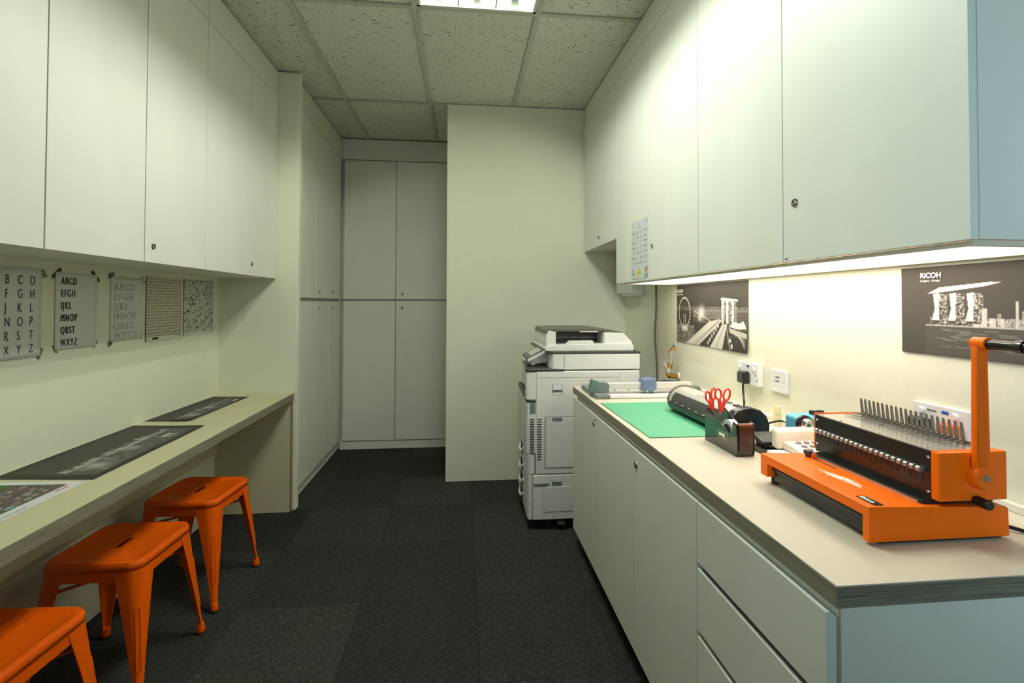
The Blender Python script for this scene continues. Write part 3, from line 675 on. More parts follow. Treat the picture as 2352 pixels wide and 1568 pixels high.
for j in range(40):
    for i in range(cells):
        if random.random() < .24: A.rect(.02+i*.96/cells, .02+(i+1)*.96/cells, .015+j*.0228, .015+(j+1)*.0228*(1.0 if random.random() < .6 else .6), (.05, .05, .04))
A.rect(0, 1, .945, 1, (.62, .61, .53)); A.rect(0, .012, 0, 1, (.05, .05, .035)); A.rect(.9, .97, .955, .965, (.08, .08, .06)); A.line(.02, .985, .14, .96, .004, (.3, .28, .22))
wallsheet(2.781, 3.092, Z(-.186), Z(.125), 'square board of scattered black squares, rightmost on the left wall', A.a)

# -- menu sheet on the cabinet door
A = Art(120, 160, (.62, .65, .62))
for r in range(7):
    for c in range(4):
        y = .19+r*.088; x = .10+c*.235; k = random.choice((.03, .05, .09)); A.rect(x+.05-k, x+.05+k, y, y+.013, (.12, .14, .13)); A.rect(x+.025, x+.075, y+.028, y+.038, (.25, .28, .27))
A.ell(.48, .89, .13, .075, (.60, .60, .12)); A.rect(.36, .62, .885, .90, (.25, .28, .08)); A.poly([(.44, .04), (.50, .08), (.54, .03), (.50, .10)], (.30, .05, .06)); A.rect(.42, .58, .125, .135, (.15, .16, .15))
A.speck(.03, .18, .04, .12, .3, (.2, .18, .2), 3, .6); A.speck(.78, .97, .02, .12, .35, (.2, .16, .22), 4, .6)
for k, c in enumerate(((.05, .03, .05), (.55, .10, .05), (.6, .2, .05), (.65, .55, .08), (.03, .18, .4), (.02, .3, .15))): A.poly([(.98, .80+.028*k), (.98, .83+.028*k), (.76, .865+.024*k)], c)
for k in range(5): A.line(.06+.02*k, .82+.02*k, .12+.02*k, .93, .01, (.16, .12, .14), .7)
t = thing('menu_sheet', (.9035, 2.412, Z(.28)), 'pale blue printed list with a yellow circle, stuck on a wall cabinet door', 'sheet of paper')
sheet(A.a, 'sheet', (.9028, 2.525, Z(.127)), (0, -.228, 0), (0, -.002, .304), t, thick=.0008)

# ---------------------------------------------------------------- copier
t = thing('copier', (.72, 3.1, 0), 'white floor-standing office copier in the corner behind the counter', 'copier')
YP = 2.75; YQ = 3.40
build(MB().box(.418, 1.032, YP, YQ, Z(-.98), Z(-.392)), 'body', PRW, t, bevel=.006)
build(MB().box(.402, 1.032, YP-.001, YQ, Z(-1.238), Z(-.982)), 'tray_cabinet', PRW, t, bevel=.006)
def panel(x0, x1, z0, z1, name='side_panel', y=YP, th=.004, m=PRW, par=None, bev=.0015): return build(MB().box(x0, x1, y-th, y+.001, Z(z0), Z(z1)), name, m, par or t, bevel=bev)
panel(.423, .905, -.429, -.396); panel(.909, 1.030, -.975, -.396)
sp = panel(.423, .905, -.974, -.433)
for k in range(17): build(MB().box(.425, .450, YP-.0052, YP-.0038, Z(-.668-.0142*k), Z(-.6625-.0142*k)), 'vent_slot', DARKGAP, sp)
ld = build(MB().box(.512, .573, YP-.0052, YP-.003, Z(-.528), Z(-.465)), 'latch_recess', GREYP, sp, bevel=.002)
build(MB().box(.515, .570, YP-.009, YP-.004, Z(-.500), Z(-.468)), 'latch', WHITEP, ld, bevel=.002); build(MB().box(.515, .570, YP-.0056, YP-.003, Z(-.527), Z(-.513)), 'latch_lip', WHITEP, ld)
build(MB().box(.470, .90, YP-.0048, YP-.0036, Z(-.944), Z(-.652)), 'door_gap', DARKGAP, sp)
bd = build(MB().box(.473, .90, YP-.008, YP-.0036, Z(-.941), Z(-.655)), 'bypass_door', PRW, sp, bevel=.0015)
build(MB().box(.512, .570, YP-.0084, YP-.0070, Z(-.678), Z(-.655)), 'grip', GREYP, bd, bevel=.003) if False else None
build(MB().box(.512, .570, YP-.0092, YP-.0070, Z(-.677), Z(-.656)), 'door_grip', GREYP, t, bevel=.001)
lp = panel(.404, .500, -1.034, -.986, 'lower_panel', YP-.001); panel(.503, 1.03, -1.046, -.986, 'lower_panel', YP-.001)
build(MB().box(.408, .492, YP-.0065, YP-.004, Z(-1.046), Z(-1.030)), 'pull_recess', GREYP, t, bevel=.001)
build(MB().box(.512, .570, YP-.0065, YP-.004, Z(-1.044), Z(-.998)), 'pull_recess', GREYP, t, bevel=.001)
build(MB().box(.514, .568, YP-.010, YP-.005, Z(-1.022), Z(-1.000)), 'latch', WHITEP, t, bevel=.002)
panel(.404, .458, -1.234, -1.050, 'lower_panel', YP-.001); panel(.463, 1.03, -1.190, -1.050, 'lower_panel', YP-.001, .007); panel(.463, 1.03, -1.234, -1.194, 'lower_panel', YP-.001)
# front: bulging upper cover with dark rim, then the paper trays
def fpoly(xn, xf, bul):      # plan outline of the front bulge: near x, far x
    pts = [(.42, YP+.002), (xn+.022, YP+.002), (xn+.006, YP+.008), (xn, YP+.028)]
    for k in range(1, 8): u = k/8; pts.append((xn+(xf-xn)*u-bul*math.sin(PI*u), YP+.028+(YQ-.03-YP-.028)*u))
    return pts+[(xf, YQ-.03), (xf+.01, YQ), (.42, YQ)]
build(MB().prism(fpoly(.360, .440, .0), 'z', Z(-.5555), Z(-.3975)), 'front_cover', PRW, t, bevel=.004)
build(MB().prism([(.370, YP-.001), (.585, YP-.001), (.585, YQ), (.440, YQ), (.359, YP+.03), (.361, YP+.008)], 'z', Z(-.397), Z(-.378)), 'output_tray', DARKP, t, bevel=.006)
build(MB().prism(fpoly(.364, .388, .0), 'z', Z(-.573), Z(-.556)), 'dark_rim', DARKP, t, bevel=.003)
fd = build(MB().prism(fpoly(.364, .388, .0), 'z', Z(-.862), Z(-.5735)), 'front_door', PRW, t, bevel=.004)
for k in range(17): build(MB().box(.385, .408, YP-.0008, YP+.004, Z(-.668-.0142*k), Z(-.6625-.0142*k)), 'vent_slot', DARKGAP, fd)
build(MB().box(.384, .416, YP-.0008, YP+.004, Z(-.632), Z(-.572)), 'side_grip', GREYP, fd, bevel=.001)
zs = [-.864, -.955, -1.035, -1.110, -1.236]
tray_z = [(-.975, -.864), (-1.065, -.977), (-1.150, -1.067), (-1.236, -1.152)]
for (a, b) in tray_z:
    d = build(MB().prism([(.40, YP+.001), (.384, YP+.001), (.374, YP+.012), (.372, YP+.05), (.386, YQ-.04), (.392, YQ-.01), (.40, YQ)], 'z', Z(a), Z(b)), 'paper_drawer', PRW, t, bevel=.003)
    zc = Z((a+b)/2+.012); yc = 3.05
    build(MB().prism([(yc-.06, zc-.028), (yc+.06, zc-.028), (yc+.06, zc+.022), (yc-.06, zc+.022)], 'x', .375, .382), 'handle_recess', DARKGAP, d)
    build(MB().tube([(.378, yc-.065, zc+.012), (.368, yc-.045, zc-.010), (.365, yc, zc-.016), (.368, yc+.045, zc-.010), (.380, yc+.065, zc+.012)], .008, 8), 'pull_handle', WHITEP, d, smooth=True)
build(MB().box(.382, .412, YP-.0012, YP+.004, Z(-.975), Z(-.866)), 'side_strip', PRW, t, bevel=.001)
for (x, y) in ((.50, 2.80), (.95, 2.80), (.50, 3.30), (.95, 3.30)):
    build(MB().box(x-.02, x+.02, y-.02, y+.02, .04, .064).cyl((x-.018, y, .024), (x+.018, y, .024), .0235, n=16), 'caster', RUBBER, t, smooth=True)
build(MB().box(.43, 1.01, YP+.02, YQ-.02, .052, .063), 'base_frame', DARKP, t)
build(MB().box(.545, .585, YP-.02, YP+.02, .036, .05), 'foot_bracket', DARKP, t, bevel=.002)
# scanner unit
sc = build(MB().prism([(.506, YP+.03), (.52, YP+.006), (.555, YP), (1.035, YP), (1.035, YQ), (.506, YQ)], 'z', Z(-.385), Z(-.294)), 'scanner', PRW, t, bevel=.005)
build(MB().box(.5825, .5845, YP-.0012, YP+.002, Z(-.384), Z(-.296)), 'panel_seam', GREYP, sc)
build(MB().prism([(.482, YP+.06), (.50, YP+.01), (.55, YP-.002), (1.037, YP-.002), (1.037, YQ), (.482, YQ)], 'z', Z(-.2935), Z(-.2815)), 'scanner_rim', DARKP, t, bevel=.003)
# document feeder
Y0, Y1 = 2.785, 3.26
af = thing  # (keep name free)
fb = build(MB().prism([(.480, -.281), (1.008, -.281), (1.010, -.250), (.995, -.235), (.52, -.245), (.478, -.262)][::1], 'y', Y0, Y1, Matrix.Translation((0, 0, ZC))), 'feeder_base', PRW, t, bevel=.004)
build(MB().prism([(.832, -.245), (1.005, -.245), (1.004, -.228), (.950, -.176), (.832, -.172)], 'y', Y0+.01, Y1, Matrix.Translation((0, 0, ZC))), 'feeder_hump', PRW, t, bevel=.005)
build(MB().prism([(.486, -.262), (.545, -.262), (.545, -.172), (.505, -.160), (.488, -.185)], 'y', Y0+.02, Y1, Matrix.Translation((0, 0, ZC))), 'feeder_pillar', PRW, t, bevel=.005)
build(MB().prism([(.60, -.247), (.625, -.222), (.765, -.221), (.77, -.247)], 'y', Y0+.004, Y0+.05, Matrix.Translation((0, 0, ZC))), 'feeder_lip', PRW, t, bevel=.002)
build(MB().box(.545, .832, Y0+.16, Y1, Z(-.246), Z(-.170)), 'feeder_interior', DARKP, t)
for k in range(4): build(MB().cyl((.57+.07*k, Y0+.155, Z(-.214)), (.60+.07*k, Y0+.155, Z(-.214)), .007, n=12), 'roller', GREYP, t, smooth=True)
build(MB().box(.55, .83, Y0+.150, Y0+.156, Z(-.211), Z(-.209)), 'guide_bar', STEEL, t)
lidm = Matrix.Translation((0, 0, ZC))
build(MB().prism([(.482, -.176), (.492, -.153), (.70, -.150), (.83, -.152), (.955, -.172), (.953, -.180), (.83, -.168), (.56, -.168), (.54, -.185), (.50, -.19)], 'y', Y0+.03, Y1-.02, lidm), 'feeder_tray', mat('taupe_plastic', (.10, .09, .07), .4), t, bevel=.002)
build(MB().box(.69, .80, Y0+.026, Y0+.034, Z(-.172), Z(-.166)), 'tray_lip', ALU, t)
build(MB().tube([(1.0, 2.95, Z(-.24)), (1.03, 2.94, Z(-.235)), (1.045, 2.94, Z(-.26)), (1.036, 2.95, Z(-.285))], .003, 6), 'cable', WHITEP, t, smooth=True)
# operation panel
M1 = Matrix.Translation((.438, 2.95, Z(-.309))) @ Matrix.Rotation(math.radians(-27), 4, 'Y')
op = build(MB().box(-.064, .064, -.125, .125, -.010, .008, M1), 'operation_panel', PRW, t, bevel=.003)
build(MB().box(-.0645, .0645, -.1255, .1255, .0082, .0105, M1), 'panel_bezel', DARKP, op, bevel=.0015)
build(MB().box(-.030, .040, -.085, .105, .0107, .0115, M1), 'screen', mat('screen_glass', (.52, .54, .46), .35), op)
for k in range(5): build(MB().box(-.054, -.042, -.09+.036*k, -.072+.036*k, .0106, .0125, M1), 'button', KEYG, op)
build(MB().prism([(.41, -.326), (.45, -.305), (.51, -.298), (.515, -.352), (.435, -.362), (.42, -.375), (.402, -.365)], 'y', 2.86, 3.02, Matrix.Translation((0, 0, ZC))), 'panel_arm', PRW, t, bevel=.004)

# white box on the wall in the corner
t = thing('wall_box', (1.18, 3.33, Z(.07)), 'white wall-mounted box with a red label in the corner under the short cabinet', 'box')
build(MB().box(1.135, XR-.0005, 3.185, 3.50, Z(.070), Z(.335)), 'case', WHITEP, t, bevel=.003)
build(MB().box(1.150, XR-.0005, 3.200, 3.42, Z(.052), Z(.0695)), 'lower_tray', WHITEP, t, bevel=.002)
build(MB().box(1.1335, 1.1352, 3.44, 3.49, Z(.17), Z(.315)), 'red_label', REDINK, t); build(MB().box(1.133, 1.1336, 3.45, 3.48, Z(.185), Z(.215)), 'label_mark', LOGOW, t)
# hanging cable
mb = MB().tube([(XR-.012, 2.945, Z(.116)), (XR-.010, 2.95, Z(-.05)), (XR-.014, 2.957, Z(-.2)), (XR-.01, 2.94, Z(-.4)), (XR-.012, 2.935, Z(-.6)), (XR-.010, 2.95, Z(-.9))], .0055, 8)
o = build(mb, 'hanging_cable', GREYC, smooth=True); tag(o, 'grey cable hanging down the wall between the copier and the brass fitting', 'cable')
# brass drain fitting
t = thing('drain_fitting', (1.19, 2.69, Z(-.43)), 'brass and clear-tube pipe fitting sticking out of the wall below the highway poster', 'pipe fitting')
a = Vector((1.178, 2.615, Z(-.245))); b = Vector((1.158, 2.640, Z(-.392))); dd = b-a
def seg(n, s, e, r0, r1, m): build(MB().cyl(a+dd*s, a+dd*e, r0, r1, 18), n, m, t, smooth=True)
seg('cap', 0, .12, .010, .0135, BRASS); seg('clear_tube', .12, .44, .0105, .0105, CLEAR); seg('steel_collar', .40, .62, .0150, .0155, STEEL); seg('brass_collar', .62, .80, .0150, .0150, BRASS); seg('steel_nut', .80, .97, .0165, .0155, STEEL)
build(MB().cyl(a-dd*.09, a, .002, .004, 10), 'pin', BLACK, t); build(MB().tube([b-dd*.02, b+Vector((.004, 0, -.016)), b+Vector((.03, .005, -.02)), (XR-.0005, 2.650, b.z-.02)], .013, 12), 'elbow', BRASS, t, smooth=True)
build(MB().cyl((XR-.012, 2.650, b.z-.02), (XR-.0005, 2.650, b.z-.02), .020, n=18), 'wall_flange', WHITEP, t, smooth=True)
build(MB().cyl(a+dd*.78+Vector((-.014, 0, 0)), a+dd*.72+Vector((-.014, .05, .012)), .003, .002, 8), 'lever', WHITEP, t)
build(MB().cyl(a+dd*.10+Vector((-.012, .014, 0)), a+dd*.22+Vector((-.012, .012, 0)), .005, n=10), 'side_screw', BRASS, t)

# ---------------------------------------------------------------- wall sockets
def plate(y0, y1, z0, z1, th, label, cat='socket', name='wall_socket'):
    t = thing(name, (XR-th/2, (y0+y1)/2, Z(z0)), label, cat, 'white plates on the right wall')
    build(MB().box(XR-th, XR-.0005, y0, y1, Z(z0), Z(z1)), 'plate', WHITEP, t, bevel=.003); return t
t = plate(1.866, 2.022, -.340, -.250, .026, 'white double socket with a black plug in it, left of the data socket')
X0 = XR-.026
for y in (1.995, 1.893): build(MB().rev([(0, 1), (.008, 1), (.0105, .4), (.0105, 0)], (X0, y, Z(-.272)), (X0-.006, y, Z(-.272)), 18), 'switch', WHITEP, t, smooth=True)
build(MB().box(X0-.0006, X0+.001, 1.925, 1.945, Z(-.268), Z(-.260)), 'blue_sticker', BLUEINK, t)
for (y, z) in ((2.0, -.312), (1.985, -.296), (1.88, -.296), (1.872, -.315)): build(MB().box(X0-.0006, X0+.001, y-.0035, y+.0035, Z(z)-.0025, Z(z)+.0025), 'socket_hole', DARKGAP, t)
t = thing('power_plug', (XR-.05, 1.945, Z(-.335)), 'black power plug in the double socket, with a cable down to the laminator', 'plug')
build(MB().box(X0-.030, X0-.0005, 1.918, 1.968, Z(-.337), Z(-.284)), 'plug_body', BLACK, t, bevel=.008)
build(MB().box(X0-.034, X0-.029, 1.924, 1.962, Z(-.331), Z(-.290)), 'plug_face', DARKP, t, bevel=.002)
build(MB().tube([(X0-.018, 1.943, Z(-.335)), (X0-.018, 1.942, Z(-.365)), (X0-.020, 1.935, Z(-.392)), (X0-.03, 1.915, Z(-.415)), (X0-.06, 1.88, Z(-.435)), (X0-.13, 1.84, Z(-.44))], .0042, 8), 'cable', BLACK, t, smooth=True)
t = plate(1.712, 1.812, -.342, -.257, .012, 'white square data socket right of the plugged-in double socket')
for k, z in enumerate((-.283, -.298, -.312)): build(MB().box(XR-.0128, XR-.011, 1.752, 1.775, Z(z)-.004, Z(z)+.003), 'data_port', KEYG if k < 2 else WHITEP, t)
for y in (1.738, 1.786)[::1]: build(MB().cyl((XR-.0126, y+.002 if y > 1.75 else y-.01, Z(-.300)), (XR-.0118, y+.002 if y > 1.75 else y-.01, Z(-.300)), .0022, n=10), 'screw', STEEL, t)
t = plate(1.050, 1.198, -.350, -.259, .012, 'white double socket with round switches behind the binding machine')
X0 = XR-.012
for y in (1.170, 1.083): build(MB().rev([(0, 1), (.007, 1), (.0095, .4), (.0095, 0)], (X0, y, Z(-.279)), (X0-.007, y, Z(-.279)), 18), 'switch', WHITEP, t, smooth=True)
text('DB22/P2', 'lettering', INK, t, (X0-.0004, 1.158, Z(-.278)), (0, -1, 0), (0, 0, 1), .0075)
build(MB().box(X0-.0006, X0+.001, 1.100, 1.118, Z(-.278), Z(-.270)), 'blue_sticker', BLUEINK, t)
t = thing('power_plug', (XR-.03, 1.165, Z(-.345)), 'black power plug behind the comb hooks of the binding machine', 'plug')
build(MB().box(X0-.032, X0-.0005, 1.142, 1.188, Z(-.345), Z(-.296)), 'plug_body', BLACK, t, bevel=.007)
build(MB().tube([(X0-.018, 1.165, Z(-.343)), (X0-.02, 1.165, Z(-.39)), (X0-.03, 1.15, Z(-.43)), (X0-.02, 1.12, Z(-.452))], .004, 8), 'cable', BLACK, t, smooth=True)
t = thing('power_plug', (XR-.03, 1.085, Z(-.345)), 'orange power plug in the socket behind the binding machine', 'plug')
build(MB().box(X0-.032, X0-.0005, 1.064, 1.106, Z(-.343), Z(-.296)), 'plug_body', ORPLUG, t, bevel=.004)
build(MB().tube([(X0-.018, 1.085, Z(-.341)), (X0-.02, 1.085, Z(-.39)), (X0-.03, 1.09, Z(-.43)), (X0-.02, 1.06, Z(-.452))], .004, 8), 'cable', BLACK, t, smooth=True)

# ---------------------------------------------------------------- things on the counter
# cutting mat with a grid
def gridmat():
    m = bpy.data.materials.new('cutting_mat_grid'); m.use_nodes = True; nt = m.node_tree; N = nt.nodes; L = nt.links; b = N['Principled BSDF']
    tc = N.new('ShaderNodeTexCoord'); sep = N.new('ShaderNodeSeparateXYZ'); L.new(tc.outputs['Object'], sep.inputs[0]); outs = []
    for ax, per, wd in ((0, .01, .09), (1, .01, .09), (0, .05, .03), (1, .05, .03)):
        a = N.new('ShaderNodeMath'); a.operation = 'DIVIDE'; L.new(sep.outputs[ax], a.inputs[0]); a.inputs[1].default_value = per
        f_ = N.new('ShaderNodeMath'); f_.operation = 'FRACT'; L.new(a.outputs[0], f_.inputs[0])
        l_ = N.new('ShaderNodeMath'); l_.operation = 'LESS_THAN'; L.new(f_.outputs[0], l_.inputs[0]); l_.inputs[1].default_value = wd; outs.append(l_.outputs[0])
    c = outs[0]
    for o_ in outs[1:]:
        mx = N.new('ShaderNodeMath'); mx.operation = 'MAXIMUM'; L.new(c, mx.inputs[0]); L.new(o_, mx.inputs[1]); c = mx.outputs[0]
    mx = N.new('ShaderNodeMix'); mx.data_type = 'RGBA'; L.new(c, mx.inputs[0]); mx.inputs[6].default_value = (.085, .39, .21, 1); mx.inputs[7].default_value = (.22, .58, .34, 1)
    L.new(mx.outputs[2], b.inputs['Base Color']); b.inputs['Roughness'].default_value = .5; return m
t = thing('cutting_mat', (.855, 1.875, CT), 'green gridded cutting mat lying flat on the counter', 'cutting mat')
build(MB().prism([(.6335, 1.592), (1.0735, 1.589), (1.0675, 2.156), (.6275, 2.159)], 'z', CT+.0022, CT+.0027), 'grid_surface', gridmat(), t)
build(MB().prism([(.6325, 1.591), (1.0745, 1.588), (1.0685, 2.157), (.6265, 2.160)], 'z', CT+.0001, CT+.0022), 'mat_base', mat('dark_green_vinyl', (.10, .16, .07), .6), t)

# rotary paper trimmer
t = thing('paper_trimmer', (.9, 2.39, CT), 'grey and silver rotary paper trimmer at the far end of the counter', 'paper trimmer')
X1 = 1.17
build(MB().box(.66, X1, 2.27, 2.54, CT+.004, CT+.016), 'baseboard', ALU, t, bevel=.002)
for (xa, xb) in ((.632, .70), (X1-.02, X1+.02)):
    build(MB().box(xa, xb, 2.252, 2.545, CT+.0005, CT+.022), 'end_cap', GREYP, t, bevel=.006)
build(MB().box(.70, X1-.02, 2.253, 2.278, CT+.0005, CT+.020), 'front_rail', WHITEP, t, bevel=.007)
for (xa, xb, h) in ((.650, .712, 0), (X1-.04, X1+.01, .024)):
    build(MB().prism([(xa, .022), (xb, .022), (xb, .058-h), (xb-.010, .070-h), (xa+.004, .070-h), (xa, .060-h)], 'y', 2.302, 2.345, Matrix.Translation((0, 0, CT))), 'rail_bracket', GREYP, t, bevel=.002)
build(MB().box(.700, X1-.03, 2.315, 2.345, CT+.036, CT+.066), 'guide_rail', ALU, t, bevel=.003)
build(MB().box(.70, X1-.03, 2.306, 2.3145, CT+.022, CT+.030), 'clamp_strip', STEEL, t, bevel=.001)
Mx = Matrix.Translation((.636, 2.33, CT+.030)) @ Matrix.Rotation(math.radians(-14), 4, 'Y').inverted()
build(MB().box(-.008, .026, -.022, .02, 0, .060, Matrix.Translation((.622, 2.325, CT+.024)) @ Matrix.Rotation(math.radians(14), 4, 'Y')), 'clamp_lever', mat('teal_grey_plastic', (.13, .20, .19), .4), t, bevel=.003)
cr = build(MB().prism([(.876, .028), (.876, .078), (.884, .086), (.935, .090), (.946, .084), (.948, .028)], 'y', 2.292, 2.352, Matrix.Translation((0, 0, CT))), 'blade_carriage', BLUEP, t, bevel=.004)
build(MB().rev([(0, 1), (.006, 1), (.010, .5), (.011, 0)], (.915, 2.292, CT+.034), (.915, 2.282, CT+.034), 16), 'blade_knob', BLUEP, cr, smooth=True)
for x in (.897, .935): build(MB().cyl((x, 2.286, CT+.030), (x, 2.293, CT+.030), .007, n=14), 'guide_roller', CHROME, cr, smooth=True)
for x in (.74, .81): build(MB().cyl((x, 2.308, CT+.030), (x, 2.308, CT+.038), .004, n=10), 'rail_peg', STEEL, t)
t = thing('black_case', (1.13, 2.70, CT), '', 'case') if False else None
t = thing('stapler', (1.15, 2.585, CT), 'small black stapler behind the paper trimmer near the wall', 'stapler')
build(MB().prism([(1.09, .0005), (1.205, .0005), (1.205, .012), (1.09, .012)], 'y', 2.575, 2.605, Matrix.Translation((0, 0, CT))), 'stapler_base', BLACK, t, bevel=.003)
build(MB().prism([(1.09, .022), (1.11, .032), (1.15, .030), (1.205, .020), (1.205, .013), (1.095, .013)], 'y', 2.574, 2.606, Matrix.Translation((0, 0, CT))), 'stapler_arm', DARKP, t, bevel=.004)

# laminator, lengthwise along the wall
t = thing('laminator', (1.04, 1.79, CT), 'silver and black laminator standing across the cutting mat', 'laminator')
import math as _m
def lam_prof(k=1.0):
    return [(.935, .020), (.925, .034), (.925, .052), (.940, .074), (.975, .096), (1.015, .107), (1.060, .108), (1.105, .098), (1.135, .078), (1.15, .050), (1.150, .010), (1.12, .004), (.96, .004)]
T = Matrix.Translation((0, 0, CT)) @ Matrix(((.66, -.02, 0, .868+.04-.92*.66), (0, 1, 0, 0), (0, 0, .95, 0), (0, 0, 0, 1)))
def sk(): return T
build(MB().prism([(.955, .012), (.932, .040), (.944, .070), (.975, .094), (1.015, .105), (1.060, .106), (1.105, .097), (1.135, .078), (1.15, .050), (1.150, .014)], 'y', 1.575, 2.00, T), 'shell', mat('silver_plastic', (.50, .48, .42), .35, metal=.2), t, bevel=.004, smooth=True)
build(MB().prism([(.958, .003), (.922, .022), (.920, .044), (.934, .050), (.965, .040), (.99, .006)], 'y', 1.570, 1.985, T), 'feed_tray', BLACK, t, bevel=.004)
build(MB().prism([(.931, .048), (.940, .070), (.962, .088), (.968, .084), (.948, .066), (.940, .048)], 'y', 1.60, 1.970, T), 'feed_slot', DARKP, t, bevel=.002)
for y0, y1, n_ in ((1.540, 1.578, 'end_cap'), (1.998, 2.012, 'end_cap')):
    build(MB().prism([(.965, .004), (.936, .024), (.930, .050), (.945, .078), (.975, .100), (1.015, .112), (1.060, .113), (1.108, .103), (1.140, .082), (1.156, .052), (1.154, .004)], 'y', y0, y1, T), n_, BLACK if y0 < 1.7 else mat('taupe_plastic', (.1, .1, .1)), t, bevel=.006, smooth=True)
for k in range(6): build(MB().box(.926, .934, 1.64+.055*k, 1.652+.055*k, .0495, .0505, T), 'scale_mark', LOGOW, t)
build(MB().box(1.02, 1.05, 1.59, 1.615, .1045, .110, T), 'rocker_switch', BLACK, t, bevel=.002)
build(MB().rev([(0, 1), (.010, 1), (.012, 0)], T @ Vector((1.035, 1.65, .104)), T @ Vector((1.035, 1.65, .112)), 18), 'dial', GREYP, t, smooth=True)
p_ = T @ Vector((.985, 1.83, .1010)); text('QUINS', 'lettering', mat('logo_grey', (.2, .19, .16), .4), t, p_, (.04, -1, 0), (.9, 0, .36), .020, ls=1.2)

# tape dispenser
t = thing('tape_dispenser', (.838, 1.455, CT), 'glossy black desk tape dispenser with red scissors standing in it', 'tape dispenser')
S_ = Matrix(((1, .0, 0, 0), (0, 1, 0, 0), (0, 0, 1, CT), (0, 0, 0, 1)))
prof = [(1.374, .0005), (1.368, .020), (1.372, .098), (1.392, .101), (1.398, .066), (1.404, .056), (1.418, .060), (1.530, .112), (1.546, .110), (1.556, .095), (1.560, .0005)]
for (xa, xb) in ((.812, .8165), (.8655, .870)): build(MB().prism([(p[0], p[1]) for p in prof], 'x', xa, xb, S_), 'side_shell', mat('gloss_black', (.010, .009, .008), .08, coat=.6), t, bevel=.0018)
build(MB().prism([(1.375, .001), (1.372, .094), (1.382, .094), (1.392, .040), (1.46, .022), (1.500, .012), (1.554, .010), (1.554, .001)], 'x', .8168, .8652, S_), 'body', MATS['gloss_black'], t)
build(MB().box(.8190, .8630, 1.3675, 1.3715, CT+.016, CT+.092), 'cutter_face', SMOKE, t, bevel=.001)
build(MB().box(.8190, .8630, 1.370, 1.376, CT+.094, CT+.099), 'cutter_blade', STEEL, t)
build(MB().rev([(.0175, 0), (.031, 0), (.031, 1), (.0175, 1), (.0175, 0)], (.830, 1.450, CT+.062), (.852, 1.450, CT+.062), 28), 'tape_roll', mat('tape_white', (.72, .72, .68), .3), t, smooth=True)
build(MB().cyl((.826, 1.450, CT+.062), (.856, 1.450, CT+.062), .017, n=20), 'tape_hub', DARKP, t, smooth=True)
fr = MB(); xo = .8117
for (a0, a1, b0, b1) in ((1.420, 1.482, .0555, .057), (1.420, 1.482, .035, .0365), (1.420, 1.4215, .035, .057), (1.4805, 1.482, .035, .057)): fr.box(xo, xo+.0006, a0, a1, CT+b0, CT+b1)
build(fr, 'logo_frame', mat('gold_print', (.5, .5, .3), .4), t); build(MB().box(xo, xo+.0006, 1.434, 1.470, CT+.041, CT+.051), 'logo_bar', LOGOW, t)

def scissors(p, lean, ry, label):
    t = thing('scissors', p, label, 'scissors', 'red-handled scissors in the tape dispenser')
    M = Matrix.Translation(p) @ Matrix.Rotation(ry, 4, 'Z') @ Matrix.Rotation(lean, 4, 'Y')
    for s, hs in ((-1, 1.0), (1, 1.12)):
        pts = []
        for k in range(25):
            a = 2*PI*k/24; pts.append(M @ Vector((s*(.0165+.0115*math.cos(a)+.002*math.sin(a)), s*.001, .075+.017*hs*math.sin(a))))
        build(MB().tube(pts, .0034, 8, 0), 'finger_loop', RED, t, smooth=True)
        build(MB().loft([[M @ Vector((s*(cx+dx), s*.001+dy, z)) for dx, dy in ((-w2, -.0028), (w2, -.0028), (w2, .0028), (-w2, .0028))] for cx, w2, z in ((.012, .006, .061), (.008, .0065, .045), (.0045, .0055, .028), (.004, .005, .018))]), 'shank', RED, t, bevel=.0015)
        build(MB().loft([[M @ Vector((s*(cx+dx), s*.0012+dy, z)) for dx, dy in ((-w2, -.0008), (w2, -.0008), (w2, .0008), (-w2, .0008))] for cx, w2, z in ((.003, .0045, .019), (.002, .005, -.005), (.001, .0045, -.030), (.0, .001, -.048))]), 'blade', STEEL, t)
    build(MB().cyl(M @ Vector((0, -.004, .012)), M @ Vector((0, .004, .012)), .003, n=10), 'pivot', STEEL, t)
scissors((.848, 1.525, CT+.082), math.radians(6), math.radians(5), 'red-handled scissors standing upright in the tape dispenser, in front')
scissors((.829, 1.540, CT+.079), math.radians(-8), math.radians(28), 'red-handled scissors leaning behind the other pair in the tape dispenser')

# hole punch behind the dispenser
t = thing('hole_punch', (.955, 1.47, CT), 'black desk hole punch squeezed between the laminator and the calculator', 'hole punch')
build(MB().box(.905, 1.02, 1.395, 1.465, CT+.0005, CT+.012), 'punch_base', DARKP, t, bevel=.003)
build(MB().box(.925, 1.005, 1.405, 1.455, CT+.0125, CT+.030), 'punch_body', BLACK, t, bevel=.003)
build(MB().prism([(1.40, .034), (1.46, .050), (1.472, .046), (1.465, .038), (1.405, .026)], 'x', .915, 1.010, Matrix.Translation((0, 0, CT))), 'punch_lever', DARKP, t, bevel=.003)
for x in (.940, .955): build(MB().cyl((x, 1.398, CT+.021), (x, 1.4052, CT+.021), .0035, n=12), 'rivet', CHROME, t, smooth=True)

